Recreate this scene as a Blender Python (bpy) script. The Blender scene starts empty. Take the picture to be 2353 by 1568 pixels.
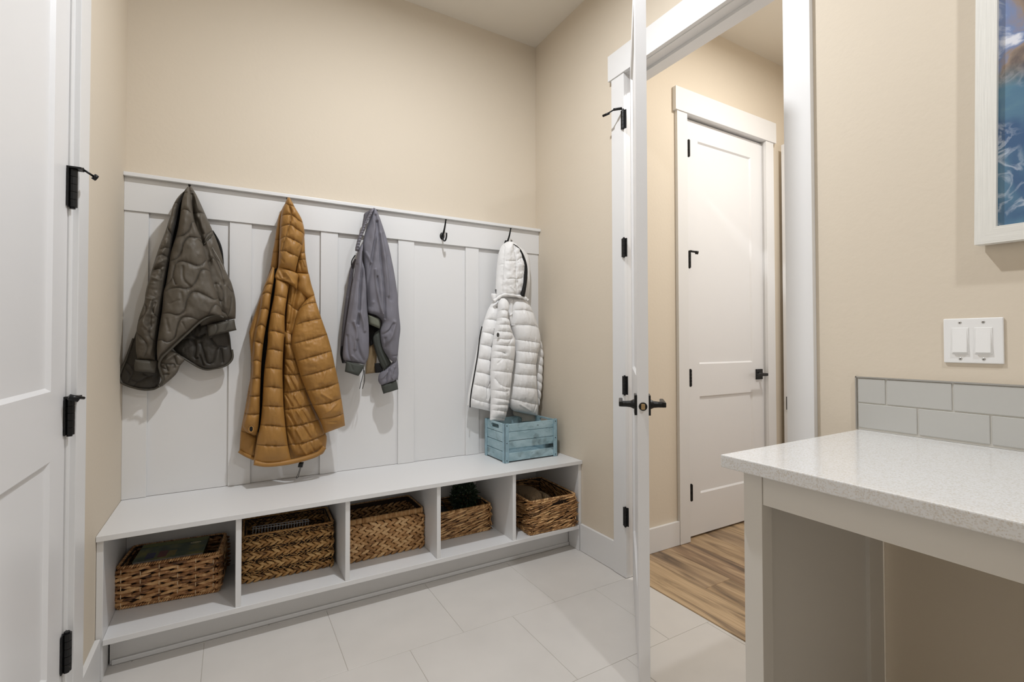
import bpy, bmesh, math, random
import numpy as np
from mathutils import Vector, Matrix

# ------------------------------------------------------------------ camera, world, lights, exposure
sc = bpy.context.scene
COL = sc.collection
CAM = np.array([0.0, 0.0, 1.133])
FPX, CX, CY = 1108.2273, 1170.967, 769.082
_y, _p, _r = [math.radians(a) for a in (30.0757, 0.9499, -0.1097)]
FW = np.array([math.sin(_y)*math.cos(_p), math.cos(_y)*math.cos(_p), math.sin(_p)])
_rt = np.array([math.cos(_y), -math.sin(_y), 0.0]); _up = np.cross(_rt, FW)
RT = _rt*math.cos(_r)+_up*math.sin(_r); UP = -_rt*math.sin(_r)+_up*math.cos(_r)
cd = bpy.data.cameras.new('camera'); cam = bpy.data.objects.new('camera', cd); COL.objects.link(cam)
cd.sensor_width = 36.0; cd.lens = FPX/2353*36.0; cd.clip_start = 0.02
cd.shift_x = (1176.5-CX)/2353; cd.shift_y = (CY-784)/2353
cam.matrix_world = Matrix([[RT[0], UP[0], -FW[0], 0], [RT[1], UP[1], -FW[1], 0], [RT[2], UP[2], -FW[2], 1.133], [0, 0, 0, 1]])
sc.camera = cam

vs = sc.view_settings
sc.display_settings.display_device = 'sRGB'
vs.view_transform = 'Standard'; vs.look = 'None'; vs.gamma = 1.0; vs.use_curve_mapping = False
vs.exposure = 0.0

w = bpy.data.worlds.new('world'); sc.world = w; w.use_nodes = True
w.node_tree.nodes['Background'].inputs[0].default_value = (0.80, 0.88, 1.0, 1)
w.node_tree.nodes['Background'].inputs[1].default_value = 1.0

def light(name, loc, size, power, col, rot=(0, 0, 0), shape='DISK', sy=None):
    l = bpy.data.lights.new(name, 'AREA'); l.shape = shape; l.size = size
    if sy: l.size_y = sy
    l.energy = power; l.color = col
    o = bpy.data.objects.new(name, l); COL.objects.link(o); o.location = loc; o.rotation_euler = rot
    return o
WARM = (0.94, 0.975, 1.02)
light('ceiling_lamp_light', (0.68, 1.33, 2.955), 0.07, 29, WARM)
light('ceiling_lamp_light', (0.95, -0.35, 2.955), 0.09, 15, WARM)
light('hall_lamp_light', (2.45, 0.95, 2.955), 0.14, 25, (1.0, 0.985, 0.95))
light('rear_fill_light', (0.55, -2.30, 1.5), 1.7, 3, (0.95, 0.98, 1.0), (math.radians(90), 0, 0), 'RECTANGLE', 1.9)  # added fill behind the camera, no window is built there
light('hall_window_light', (2.6, -0.42, 1.4), 0.9, 6, (0.75, 0.86, 1.0), (math.radians(90), 0, 0), 'RECTANGLE', 1.6)

# ------------------------------------------------------------------ helpers
def ray(u, v): return RT*(u-CX)/FPX + UP*(CY-v)/FPX + FW
def hit(u, v, ax, val):
    d = ray(u, v); t = (val-CAM[ax])/d[ax]; return CAM+d*t
def PX(u, v, x): return hit(u, v, 0, x)
def PY(u, v, y): return hit(u, v, 1, y)
def PZ(u, v, z): return hit(u, v, 2, z)

def s2l(c): return tuple(((x/255)/12.92 if x/255 <= .04045 else ((x/255+.055)/1.055)**2.4) for x in c)
def mat(name, rgb, rough=0.5, metal=0.0, spec=0.5, var=0.0, vscale=8.0, bump=0.0, bscale=200.0, coat=0.0, sheen=0.0, stretch=(1, 1, 1), detail=4):
    m = bpy.data.materials.new(name); m.use_nodes = True
    nt = m.node_tree; b = nt.nodes['Principled BSDF']; c = s2l(rgb)
    b.inputs['Base Color'].default_value = (*c, 1); b.inputs['Roughness'].default_value = rough
    b.inputs['Metallic'].default_value = metal; b.inputs['Specular IOR Level'].default_value = spec
    b.inputs['Coat Weight'].default_value = coat; b.inputs['Sheen Weight'].default_value = sheen
    tc = nt.nodes.new('ShaderNodeTexCoord'); mp = nt.nodes.new('ShaderNodeMapping'); mp.inputs['Scale'].default_value = stretch
    nt.links.new(tc.outputs['Object'], mp.inputs[0])
    if var > 0:
        n = nt.nodes.new('ShaderNodeTexNoise'); n.inputs['Scale'].default_value = vscale; n.inputs['Detail'].default_value = detail
        nt.links.new(mp.outputs[0], n.inputs['Vector'])
        r = nt.nodes.new('ShaderNodeValToRGB'); r.color_ramp.elements[0].position = .3; r.color_ramp.elements[1].position = .7
        r.color_ramp.elements[0].color = (*[max(0, x*(1-var)) for x in c], 1)
        r.color_ramp.elements[1].color = (*[min(1, x*(1+var)) for x in c], 1)
        nt.links.new(n.outputs['Fac'], r.inputs[0]); nt.links.new(r.outputs[0], b.inputs['Base Color'])
    if bump > 0:
        n2 = nt.nodes.new('ShaderNodeTexNoise'); n2.inputs['Scale'].default_value = bscale; n2.inputs['Detail'].default_value = 3
        nt.links.new(mp.outputs[0], n2.inputs['Vector'])
        bp = nt.nodes.new('ShaderNodeBump'); bp.inputs['Strength'].default_value = bump; bp.inputs['Distance'].default_value = 0.002
        nt.links.new(n2.outputs['Fac'], bp.inputs['Height']); nt.links.new(bp.outputs[0], b.inputs['Normal'])
    return m

M = {}
M['wall'] = mat('beige_wall_paint', (217, 205, 187), .75, bump=.25, bscale=60, spec=.2)
M['ceiling'] = mat('cream_ceiling_paint', (226, 219, 207), .85, bump=.25, bscale=60, spec=.2)
M['white'] = mat('white_trim_paint', (228, 227, 226), .38, bump=.06, bscale=90)
M['door'] = mat('white_door_paint', (230, 229, 229), .4, bump=.08, bscale=120)
M['tile'] = mat('pale_stone_tile', (214, 209, 203), .30, var=.035, vscale=5, bump=.03, bscale=40, spec=.4)
M['grout'] = mat('floor_grout', (188, 181, 172), .9)
M['black'] = mat('black_metal', (18, 18, 19), .38, metal=.3)
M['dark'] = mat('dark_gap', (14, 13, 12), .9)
M['steel'] = mat('steel', (190, 188, 184), .3, metal=1.0)
M['brass'] = mat('latch_brass', (190, 165, 125), .35, metal=1.0)
M['splash'] = mat('sage_grey_tile', (190, 189, 184), .25, var=.02, vscale=3, coat=.3)
M['splashgrout'] = mat('white_grout', (214, 211, 203), .9)
M['plastic'] = mat('white_plastic', (236, 235, 233), .3)
M['cabinet'] = mat('white_cabinet_paint', (222, 218, 211), .42)
M['bone'] = mat('grey_ceramic', (196, 195, 190), .4)

def link(o, parent=None):
    COL.objects.link(o)
    if parent is not None: o.parent = parent
    return o
def empty(name, loc=(0, 0, 0)):
    o = bpy.data.objects.new(name, None); o.location = loc; o.empty_display_size = .05; COL.objects.link(o); return o
def tag(o, label=None, cat=None, group=None, kind=None):
    if label: o['label'] = label
    if cat: o['category'] = cat
    if group: o['group'] = group
    if kind: o['kind'] = kind
    return o
def wl(o):
    """world offset of an (unrotated) object chain"""
    v = Vector((0, 0, 0))
    while o is not None: v += o.location; o = o.parent
    return v
def mesh_obj(name, verts, faces, m, parent=None, smooth=False, origin=None):
    me = bpy.data.meshes.new(name)
    off = wl(parent) if parent is not None else Vector((0, 0, 0))
    if origin is not None: o_loc = Vector(origin)-off; base = Vector(origin)
    else: o_loc = Vector((0, 0, 0)); base = off
    va = np.asarray(verts, dtype=float)-np.array(base)
    me.from_pydata([tuple(x) for x in va], [], [tuple(f) for f in faces]); me.update()
    if smooth: me.polygons.foreach_set('use_smooth', [True]*len(me.polygons))
    me.materials.append(m)
    o = bpy.data.objects.new(name, me); o.location = o_loc
    return link(o, parent)

def bm_obj(name, bm, m, parent=None, smooth=False):
    """bm in world coordinates"""
    off = wl(parent) if parent is not None else Vector((0, 0, 0))
    bmesh.ops.translate(bm, verts=bm.verts, vec=-off)
    me = bpy.data.meshes.new(name); bm.to_mesh(me); bm.free()
    me.materials.append(m)
    if smooth: me.polygons.foreach_set('use_smooth', [True]*len(me.polygons))
    return link(bpy.data.objects.new(name, me), parent)

def add_box(bm, x0, x1, y0, y1, z0, z1, bev=0.0, seg=2):
    r = bmesh.ops.create_cube(bm, size=1.0)
    vv = r['verts']
    bmesh.ops.scale(bm, verts=vv, vec=(abs(x1-x0), abs(y1-y0), abs(z1-z0)))
    bmesh.ops.translate(bm, verts=vv, vec=((x0+x1)/2, (y0+y1)/2, (z0+z1)/2))
    if bev > 0:
        es = list({e for v in vv for e in v.link_edges})
        bmesh.ops.bevel(bm, geom=es, offset=bev, segments=seg, affect='EDGES', profile=.6)
def box(name, x0, x1, y0, y1, z0, z1, m, parent=None, bev=0.0, seg=2):
    bm = bmesh.new(); add_box(bm, x0, x1, y0, y1, z0, z1, bev, seg)
    return bm_obj(name, bm, m, parent)
def boxes(name, lst, m, parent=None, bev=0.0):
    bm = bmesh.new()
    for b in lst: add_box(bm, *b, bev)
    return bm_obj(name, bm, m, parent)
def box_rot(name, L, W, Hh, m, parent, mw, bev=0.0):
    """box with its own frame, 0..L,0..W,0..H transformed by matrix mw (world)"""
    bm = bmesh.new(); add_box(bm, 0, L, 0, W, 0, Hh, bev)
    bmesh.ops.transform(bm, matrix=mw, verts=bm.verts)
    return bm_obj(name, bm, m, parent)

def tube_geo(pts, r, n=8, closed=False):
    pts = [np.asarray(p, float) for p in pts]; N = len(pts)
    rr = r if hasattr(r, '__len__') else [r]*N
    V = []; F = []; prev = None
    for i, p in enumerate(pts):
        a = pts[(i-1) % N] if (closed or i > 0) else pts[i]; b = pts[(i+1) % N] if (closed or i < N-1) else pts[i]
        t = b-a; t /= (np.linalg.norm(t)+1e-12)
        if prev is None:
            ref = np.array([0, 0, 1.0]) if abs(t[2]) < .9 else np.array([1.0, 0, 0])
            nx = np.cross(t, ref)
        else: nx = prev-t*np.dot(prev, t)
        nx /= (np.linalg.norm(nx)+1e-12); prev = nx; ny = np.cross(t, nx)
        for k in range(n):
            an = 2*math.pi*k/n; V.append(p+rr[i]*(math.cos(an)*nx+math.sin(an)*ny))
    for i in range(N if closed else N-1):
        j = (i+1) % N
        for k in range(n):
            F.append((i*n+k, i*n+(k+1) % n, j*n+(k+1) % n, j*n+k))
    if not closed:
        F.append(tuple(reversed(range(n)))); F.append(tuple((N-1)*n+k for k in range(n)))
    return V, F
def spline(pts, k=6):
    P = [np.asarray(p, float) for p in pts]; out = []
    for i in range(len(P)-1):
        p0 = P[max(i-1, 0)]; p1 = P[i]; p2 = P[i+1]; p3 = P[min(i+2, len(P)-1)]
        for j in range(k):
            t = j/k
            out.append(.5*((2*p1)+(-p0+p2)*t+(2*p0-5*p1+4*p2-p3)*t*t+(-p0+3*p1-3*p2+p3)*t**3))
    out.append(P[-1]); return out
def tube(name, pts, r, m, parent=None, n=8, closed=False, smooth=True):
    V, F = tube_geo(pts, r, n, closed); return mesh_obj(name, V, F, m, parent, smooth)
def lathe(name, prof, m, parent, mw, n=20):
    """profile (r,h) about local z, placed by mw"""
    V = []; F = []
    for (r, h) in prof:
        for k in range(n):
            a = 2*math.pi*k/n; V.append(tuple(mw @ Vector((r*math.cos(a), r*math.sin(a), h))))
    for i in range(len(prof)-1):
        for k in range(n): F.append((i*n+k, i*n+(k+1) % n, (i+1)*n+(k+1) % n, (i+1)*n+k))
    F.append(tuple(reversed(range(n)))); F.append(tuple((len(prof)-1)*n+k for k in range(n)))
    return mesh_obj(name, V, F, m, parent, False)
def copy_tree(o, parent=None, delta=None):
    c = o.copy(); COL.objects.link(c)
    if parent is not None: c.parent = parent
    if delta is not None: c.location = o.location+Vector(delta)
    for ch in list(o.children): copy_tree(ch, c)
    return c
def join_geo(parts):
    V = []; F = []
    for v, f in parts:
        b = len(V); V += list(v); F += [tuple(i+b for i in q) for q in f]
    return V, F

# ------------------------------------------------------------------ room shell
XL, XR, YB, ZC = -0.384, 1.668, 2.5476, 3.011
XH = 3.34; YH = 1.885; YR = -2.40
def struct(o): o['kind'] = 'structure'; return o

# floor: grout bed, tiles, planks
fl = struct(box('floor', XL-.12, 1.70, YR, YB+.1, -.05, -.0015, M['grout']))
def tile_at(x0, x1, y0, y1):
    return box('tile', x0+.0008, x1-.0008, y0+.0008, y1-.0008, -.009, 0, M['tile'], fl, .0008, 1)
TS = 0.4345
r = 0
y = 1.305+3*TS
rows = []
yy = 1.305
while yy > YR: yy -= TS
k = 0
y0 = yy
while y0 < YB:
    idx = int(round((y0-1.305)/TS))
    xo = (1.018 if idx % 2 == 0 else 1.236) - 5*.438
    x = xo
    while x < 1.69:
        a, b_ = max(x, XL-.02), min(x+.438, 1.69); c, d = max(y0, YR), min(y0+TS, YB)
        if b_-a > .01 and d-c > .01: tile_at(a, b_, c, d)
        x += .438
    y0 += TS

# planks
def plank_mat(i):
    m = bpy.data.materials.new('oak_plank'); m.use_nodes = True; nt = m.node_tree; b = nt.nodes['Principled BSDF']
    b.inputs['Roughness'].default_value = .42
    tc = nt.nodes.new('ShaderNodeTexCoord'); mp = nt.nodes.new('ShaderNodeMapping'); mp.inputs['Scale'].default_value = (7, .8, 1)
    mp.inputs['Location'].default_value = (i*3.1, i*1.7, 0)
    nt.links.new(tc.outputs['Object'], mp.inputs[0])
    n = nt.nodes.new('ShaderNodeTexNoise'); n.inputs['Scale'].default_value = 2.2; n.inputs['Detail'].default_value = 8; n.inputs['Distortion'].default_value = 1.2
    nt.links.new(mp.outputs[0], n.inputs['Vector'])
    r = nt.nodes.new('ShaderNodeValToRGB'); cr = r.color_ramp
    cr.elements[0].position = .30; cr.elements[0].color = (*s2l((104, 86, 68)), 1)
    cr.elements[1].position = .72; cr.elements[1].color = (*s2l((206, 178, 142)), 1)
    e = cr.elements.new(.5); e.color = (*s2l([(176, 148, 114), (158, 130, 102), (192, 164, 128), (168, 142, 112), (184, 152, 116)][i % 5]), 1)
    nt.links.new(n.outputs['Fac'], r.inputs[0])
    mp2 = nt.nodes.new('ShaderNodeMapping'); mp2.inputs['Scale'].default_value = (120, 4, 1); nt.links.new(tc.outputs['Object'], mp2.inputs[0])
    n2 = nt.nodes.new('ShaderNodeTexNoise'); n2.inputs['Scale'].default_value = 1.5; n2.inputs['Detail'].default_value = 3
    nt.links.new(mp2.outputs[0], n2.inputs['Vector'])
    mx = nt.nodes.new('ShaderNodeMixRGB'); mx.blend_type = 'MULTIPLY'; mx.inputs[0].default_value = .5
    r2 = nt.nodes.new('ShaderNodeValToRGB'); r2.color_ramp.elements[0].color = (.62, .57, .52, 1); r2.color_ramp.elements[0].position = .35; r2.color_ramp.elements[1].position = .6
    nt.links.new(n2.outputs['Fac'], r2.inputs[0]); nt.links.new(r.outputs[0], mx.inputs[1]); nt.links.new(r2.outputs[0], mx.inputs[2])
    nt.links.new(mx.outputs[0], b.inputs['Base Color'])
    return m
PM = [plank_mat(i) for i in range(5)]
hf = struct(box('floor', 1.7005, XH, -.55, YH+.05, -.05, -.008, M['dark']))
px_ = 1.722; rng = random.Random(4); i = 0
cuts = [[.95, 2.2], [1.485], [.35, 1.9], [1.05], [.6], [1.4], [.9], [.3], [1.2], [.7]]
while px_ < XH:
    ys = [-.55]+[c for c in cuts[i % 10] if c < YH]+[YH+.05]
    for a, b_ in zip(ys[:-1], ys[1:]):
        box('plank', px_+.0006, min(px_+.178, XH)-.0006, a+.0006, b_-.0006, -.008, 0, PM[rng.randrange(5)], hf, .001, 1)
    px_ += .178; i += 1
box('threshold_strip', 1.6925, 1.7215, -.55+1.5, 1.735, -.004, .0035, PM[2], hf, .002, 1)

# ceiling
struct(box('ceiling', XL-.12, XH+.1, YR-.1, YB+.1, ZC, ZC+.08, M['ceiling']))
# walls
struct(boxes('wall_left', [(XL-.12, XL, YR, .88, 0, ZC), (XL-.12, XL, 1.79, YB+.1, 0, ZC), (XL-.12, XL, .88, 1.79, 2.47, ZC)], M['wall']))
struct(box('wall_back', XL, XR, YB, YB+.1, 0, ZC, M['wall']))
struct(boxes('wall_right', [(XR, 1.80, 1.748, YB+.1, 0, ZC), (XR, 1.80, YR, .942, 0, ZC), (XR, 1.80, .942, 1.748, 2.462, ZC)], M['wall']))
struct(boxes('wall_hall_back', [(1.80, 2.258, YH, YH+.1, 0, ZC), (3.034, XH, YH, YH+.1, 0, ZC), (2.258, 3.034, YH, YH+.1, 2.462, ZC)], M['wall']))
struct(box('wall_hall_right', XH, XH+.1, -.55, YH+.1, 0, ZC, M['wall']))
struct(box('wall_hall_front', 1.80, XH+.1, -.65, -.55, 0, ZC, M['wall']))
struct(box('wall_front', XL, XR, YR-.1, YR, 0, ZC, M['wall']))

# baseboards
struct(box('baseboard_right', XR-.015, XR, 1.822, 2.094, .0015, .145, M['white'], None, .002))
struct(box('baseboard_left', XL, XL+.015, 1.853, 2.094, .0015, .145, M['white'], None, .002))
struct(boxes('baseboard_hall', [(1.802, 2.178, YH-.016, YH, .001, .132), (3.102, XH, YH-.016, YH, .001, .132)], M['white'], None, .002))

# doorway trim in the right wall
t1 = struct(empty('trim_1', (XR, 1.34, 0)))
CT = .020
box('side_casing', XR-CT, XR, 1.735, 1.822, .002, 2.448, M['white'], t1, .0015)
box('side_casing', XR-CT, XR, .866, .955, .002, 2.448, M['white'], t1, .0015)
box('head_casing', XR-CT-.006, XR, .849, 1.841, 2.448, 2.577, M['white'], t1, .0015)
box('jamb', XR, 1.80, 1.735, 1.748, .002, 2.462, M['white'], t1, .001)
box('jamb', XR, 1.80, .942, .955, .002, 2.462, M['white'], t1, .001)
box('head_jamb', XR-.004, 1.80, .955, 1.735, 2.445, 2.462, M['white'], t1, .001)
boxes('door_stop', [(1.715, 1.752, 1.723, 1.735, .002, 2.445), (1.715, 1.752, .955, .967, .002, 2.445), (1.715, 1.752, .967, 1.723, 2.431, 2.445)], M['white'], t1, .001)

# board and batten panelling on the back wall
t2 = struct(empty('trim_2', (XL, YB, .49)))
def seam_mat():
    return M['white']
YF = 2.512; YT = 2.519; YP = 2.531
box('panel_board', XL, XR, YP, YB, .489, 1.70, M['white'], t2)
for a, b_ in [(-.384, -.301), (-.006, .083), (.383, .465), (.773, .862), (1.168, 1.252), (1.588, 1.668)]:
    box('batten', a, b_, YT, YP, .489, 1.684, M['white'], t2, .0012, 1)
box('frieze_board', XL, XR, YF, YB, 1.684, 1.823, M['white'], t2, .0012, 1)
box('ledge_cap', XL, XR, YF-.022, YB, 1.823, 1.839, M['white'], t2, .002)

# ------------------------------------------------------------------ doors
def door_leaf(name, W, Hh, T, mw, parent, rails, faces=(0, 1)):
    """shaker leaf: x 0..W, y 0..T, z 0..H; rails = list of (z0,z1) openings; stile .115"""
    st = .118; rec = .009; bv = .009
    bm = bmesh.new()
    xs = [0, st, W-st, W]
    zs = [0]
    for a, b in rails: zs += [a, b]
    zs.append(Hh)
    def quad(p): bm.faces.new([bm.verts.new(q) for q in p])
    for side, yv, d in ((0, 0.0, rec), (1, T, -rec)):
        for i in range(3):
            for j in range(len(zs)-1):
                x0, x1, z0, z1 = xs[i], xs[i+1], zs[j], zs[j+1]
                hole = (i == 1 and j % 2 == 1)
                def q4(a, b, c, d_): quad([a, b, c, d_] if side == 0 else [a, d_, c, b])
                if not hole: q4((x0, yv, z0), (x1, yv, z0), (x1, yv, z1), (x0, yv, z1))
                else:
                    y2 = yv+d; X0, X1, Z0, Z1 = x0+bv, x1-bv, z0+bv, z1-bv
                    q4((x0, yv, z0), (x1, yv, z0), (X1, y2, Z0), (X0, y2, Z0))
                    q4((x1, yv, z0), (x1, yv, z1), (X1, y2, Z1), (X1, y2, Z0))
                    q4((x1, yv, z1), (x0, yv, z1), (X0, y2, Z1), (X1, y2, Z1))
                    q4((x0, yv, z1), (x0, yv, z0), (X0, y2, Z0), (X0, y2, Z1))
                    q4((X0, y2, Z0), (X1, y2, Z0), (X1, y2, Z1), (X0, y2, Z1))
    quad([(0, 0, 0), (0, 0, Hh), (0, T, Hh), (0, T, 0)]); quad([(W, 0, 0), (W, T, 0), (W, T, Hh), (W, 0, Hh)])
    quad([(0, 0, 0), (0, T, 0), (W, T, 0), (W, 0, 0)]); quad([(0, 0, Hh), (W, 0, Hh), (W, T, Hh), (0, T, Hh)])
    bmesh.ops.remove_doubles(bm, verts=bm.verts, dist=1e-5)
    bmesh.ops.recalc_face_normals(bm, faces=bm.faces)
    bmesh.ops.transform(bm, matrix=mw, verts=bm.verts)
    return bm_obj(name, bm, M['door'], parent)
def frame_mw(o, ex, ey, ez=(0, 0, 1)):
    return Matrix([[ex[0], ey[0], ez[0], o[0]], [ex[1], ey[1], ez[1], o[1]], [ex[2], ey[2], ez[2], o[2]], [0, 0, 0, 1]])
RAILS = [(.262, .825), (1.005, 2.335)]
def hinge(parent, mw, z0, z1, kr=.0085, leaf=.024):
    """local x across, y out of the face, z up; knuckle at x=0"""
    bm = bmesh.new()
    add_box(bm, -leaf, -.003, -.001, .0022, z0, z1, .0005, 1); add_box(bm, .003, leaf, -.001, .0022, z0, z1, .0005, 1)
    n = 5; h = (z1-z0)/n
    for i in range(n):
        r = bmesh.ops.create_cone(bm, cap_ends=True, segments=14, radius1=kr, radius2=kr, depth=h-.0012)
        bmesh.ops.translate(bm, verts=r['verts'], vec=(0, kr*.7, z0+h*(i+.5)))
    r = bmesh.ops.create_cone(bm, cap_ends=True, segments=14, radius1=kr*.6, radius2=kr*.6, depth=(z1-z0)+.008)
    bmesh.ops.translate(bm, verts=r['verts'], vec=(0, kr*.7, (z0+z1)/2))
    bmesh.ops.transform(bm, matrix=mw, verts=bm.verts)
    return bm_obj('hinge', bm, M['black'], parent)
def rod(name, a, b, r, parent, tip=None, m='black'):
    o = tube(name, [a, b], r, M[m], parent, 10)
    return o

# door_1: closed in the left wall
d1 = struct(empty('door_1', (XL, 1.74, 0)))
door_leaf('leaf', .80, 2.43, .035, frame_mw((-.381, .9125, .010), (0, 1, 0), (-1, 0, 0)), d1, [(.302, .832), (1.004, 2.33)])
boxes('jamb', [(-.50, -.377, 1.7155, 1.790, .002, 2.47), (-.50, -.384, .88, .911, .002, 2.47)], M['white'], d1, .001)
boxes('side_casing', [(XL, XL+.020, 1.746, 1.850, .002, 2.45), (XL, XL+.020, .80, .90, .002, 2.45)], M['white'], d1, .0015)
box('head_casing', XL, XL+.025, .78, 1.87, 2.45, 2.58, M['white'], d1, .0015)
def mwh(y): return frame_mw((-.3785, y, 0), (0, -1, 0), (1, 0, 0))
HY = 1.7135
for (z0, z1) in [(1.500, 1.603), (.888, .985), (.262, .362)]:
    hinge(d1, mwh(HY), z0, z1, .0105, .020)
# stops on the two upper hinges
a = np.array([-.366, HY, 1.606])
s1 = tube('hinge_stop', [a, a+[.016, .006, .003]], .005, M['black'], d1)
tube('stop_arm', [a+[.014, .006, .003], a+[.036, .018, -.010]], .0030, M['black'], s1); tube('stop_bumper', [a+[.034, .017, -.009], a+[.041, .021, -.013]], .0085, M['black'], s1, 12)
box('stop_plate', -.384, -.350, HY-.018, HY+.014, 1.603, 1.608, M['black'], s1, .001)
a = np.array([-.366, HY, .988])
s2 = tube('hinge_stop', [a, a+[.012, -.03, .0]], .006, M['black'], d1)
tube('stop_arm', [a+[.010, -.026, .002], a+[.022, .006, -.004]], .004, M['black'], s2); tube('stop_bumper', [a+[.0, -.034, .004], a+[.018, -.026, -.004]], .008, M['black'], s2, 12)
box('stop_plate', -.384, -.352, HY-.016, HY+.03, .985, .991, M['black'], s2, .001)

# door_2: open leaf in the right-hand doorway, its latch edge towards the camera
hx = np.array([1.668, 1.712]); ne = np.array([1.143, 1.148])
dv = ne-hx; WL = float(np.linalg.norm(dv)); dv /= WL
nv = np.array([-dv[1], dv[0]])   # candidate normal
if nv[0] < 0: nv = -nv
d2 = struct(empty('door_2', (1.668, 1.712, 0)))
mw2 = frame_mw((hx[0], hx[1], .012), (dv[0], dv[1], 0), (nv[0], nv[1], 0))
door_leaf('leaf', WL, 2.425, .035, mw2, d2, RAILS)
def lever(parent, mw, ln=.105, proj=.052, flip=1):
    """local: x along the leaf toward hinge, y out from the face, z up, origin at the spindle"""
    h = bm_obj('handle', (lambda bm: (add_box(bm, -.033, .033, 0, .0085, -.033, .033, .0015), bmesh.ops.transform(bm, matrix=mw, verts=bm.verts), bm)[2])(bmesh.new()), M['black'], parent)
    prof = [(.0165, .008), (.0150, .013), (.0115, .020), (.0100, .034), (.0100, proj)]
    lathe('handle_neck', prof, M['black'], h, mw @ Matrix(((1, 0, 0, 0), (0, 0, 1, 0), (0, -1, 0, 0), (0, 0, 0, 1))), 16)
    bm = bmesh.new(); add_box(bm, -.012 if flip > 0 else -ln, ln if flip > 0 else .012, proj-.006, proj+.007, -.0085, .0085, .003)
    bmesh.ops.transform(bm, matrix=mw, verts=bm.verts); bm_obj('lever', bm, M['black'], h)
    return h
HZ = .925
ps = np.array([hx[0]+dv[0]*(WL-.062), hx[1]+dv[1]*(WL-.062)])
lever(d2, frame_mw((ps[0], ps[1], HZ), (-dv[0], -dv[1], 0), (-nv[0], -nv[1], 0)))
pr = ps+nv*.035
lever(d2, frame_mw((pr[0], pr[1], HZ), (-dv[0], -dv[1], 0), (nv[0], nv[1], 0)))
# latch on the edge
pe = ne+nv*.0175
mwe = frame_mw((pe[0], pe[1], HZ), (nv[0], nv[1], 0), (0, 0, 1), (dv[0], dv[1], 0))
lp = lathe('latch_plate', [(.0135, 0), (.0135, .0012), (.012, .0018)], M['black'], d2, mwe, 24)
bm = bmesh.new(); add_box(bm, -.0062, .0062, -.0095, .0095, .0015, .009, .003); bmesh.ops.transform(bm, matrix=mwe, verts=bm.verts); bm_obj('latch_bolt', bm, M['brass'], lp)
# hinges between jamb and leaf
mh = frame_mw((1.650, 1.7365, 0), (0, -1, 0), (-1, 0, 0))
HG = [(2.170, 2.262), (1.546, 1.636), (.881, .970), (.252, .341)]
for z0, z1 in HG: hinge(d2, frame_mw((1.6465, 1.7335, 0), (.3, -.95, 0), (-.95, -.3, 0)), z0, z1, .0075, .015)
a = np.array([1.636, 1.735, 2.268])
s3 = tube('hinge_stop', [a, a+[-.035, .02, -.006]], .0065, M['black'], d2)
tube('stop_arm', [a+[-.03, .016, -.004], a+[-.055, .05, -.022]], .0035, M['black'], s3); tube('stop_bumper', [a+[-.048, .035, -.020], a+[-.058, .07, -.022]], .006, M['black'], s3)

# door_3: closed door on the hall's far wall
d3 = struct(empty('door_3', (2.65, YH, 0)))
door_leaf('leaf', .746, 2.425, .035, frame_mw((2.273, YH+.014, .012), (1, 0, 0), (0, 1, 0)), d3, [(.235, .802), (.992, 2.312)])
box('side_casing', 2.178, 2.262, YH-.020, YH, .002, 2.448, M['white'], d3, .0015)
box('side_casing', 3.016, 3.098, YH-.020, YH, .002, 2.448, M['white'], d3, .0015)
box('head_casing', 2.162, 3.122, YH-.026, YH, 2.448, 2.582, M['white'], d3, .0015)
boxes('jamb', [(2.258, 2.270, YH, YH+.1, .002, 2.462), (3.022, 3.034, YH, YH+.1, .002, 2.462), (2.270, 3.022, YH, YH+.1, 2.448, 2.462)], M['white'], d3, .001)
box('shadow_gap', 2.272, 3.020, YH+.045, YH+.09, .002, 2.446, M['dark'], d3)
for z0, z1 in [(2.203, 2.296), (1.560, 1.655), (.882, .976), (.232, .322)]:
    hinge(d3, frame_mw((2.2755, YH-.010, 0), (1, 0, 0), (0, -1, 0)), z0, z1, .0085, .009)
a = np.array([2.277, YH-.020, 1.655]); s4 = tube('hinge_stop', [a, a+[.03, -.012, -.004]], .006, M['black'], d3)
tube('stop_bumper', [a+[.034, -.008, -.006], a+[.046, -.018, -.008]], .010, M['black'], s4, 12)
lever(d3, frame_mw((2.963, YH+.014, .925), (-1, 0, 0), (0, -1, 0)), flip=1)

# door_4: leaf standing open against the hall's right side
d4 = struct(empty('door_4', (3.17, 1.84, 0)))
door_leaf('leaf', .70, 2.43, .035, frame_mw((3.160, 1.850, .012), (0, -1, 0), (1, 0, 0)), d4, RAILS)
box('hinge', 3.1545, 3.160, 1.822, 1.832, .690, .775, M['black'], d4)

# ------------------------------------------------------------------ storage bench
ZB = .488
bn = tag(empty('storage_bench', (.64, 2.3, 0)), 'long white built-in bench with five open cubbies under its seat', 'bench')
box('seat_board', XL+.001, XR-.001, 2.088, YP-.0005, ZB-.0185, ZB, M['white'], bn, .0012)
box('bottom_shelf', XL+.020, XR-.020, 2.096, YP-.001, .118, .137, M['white'], bn, .0012)
box('end_panel', XL+.001, XL+.0195, 2.100, YP-.001, .001, ZB-.0188, M['white'], bn, .001)
box('end_panel', XR-.0195, XR-.001, 2.100, YP-.001, .001, ZB-.0188, M['white'], bn, .001)
for a, b_ in [(.023, .042), (.422, .441), (.829, .848), (1.234, 1.253)]:
    box('divider', a, b_, 2.102, YP-.001, .1372, ZB-.0188, M['white'], bn, .001)
box('back_board', XL+.020, XR-.020, YP-.010, YP-.001, .1372, ZB-.0188, M['white'], bn)
box('toe_kick', XL+.024, XR-.024, 2.190, 2.204, .001, .1178, M['white'], bn, .0008)
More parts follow.
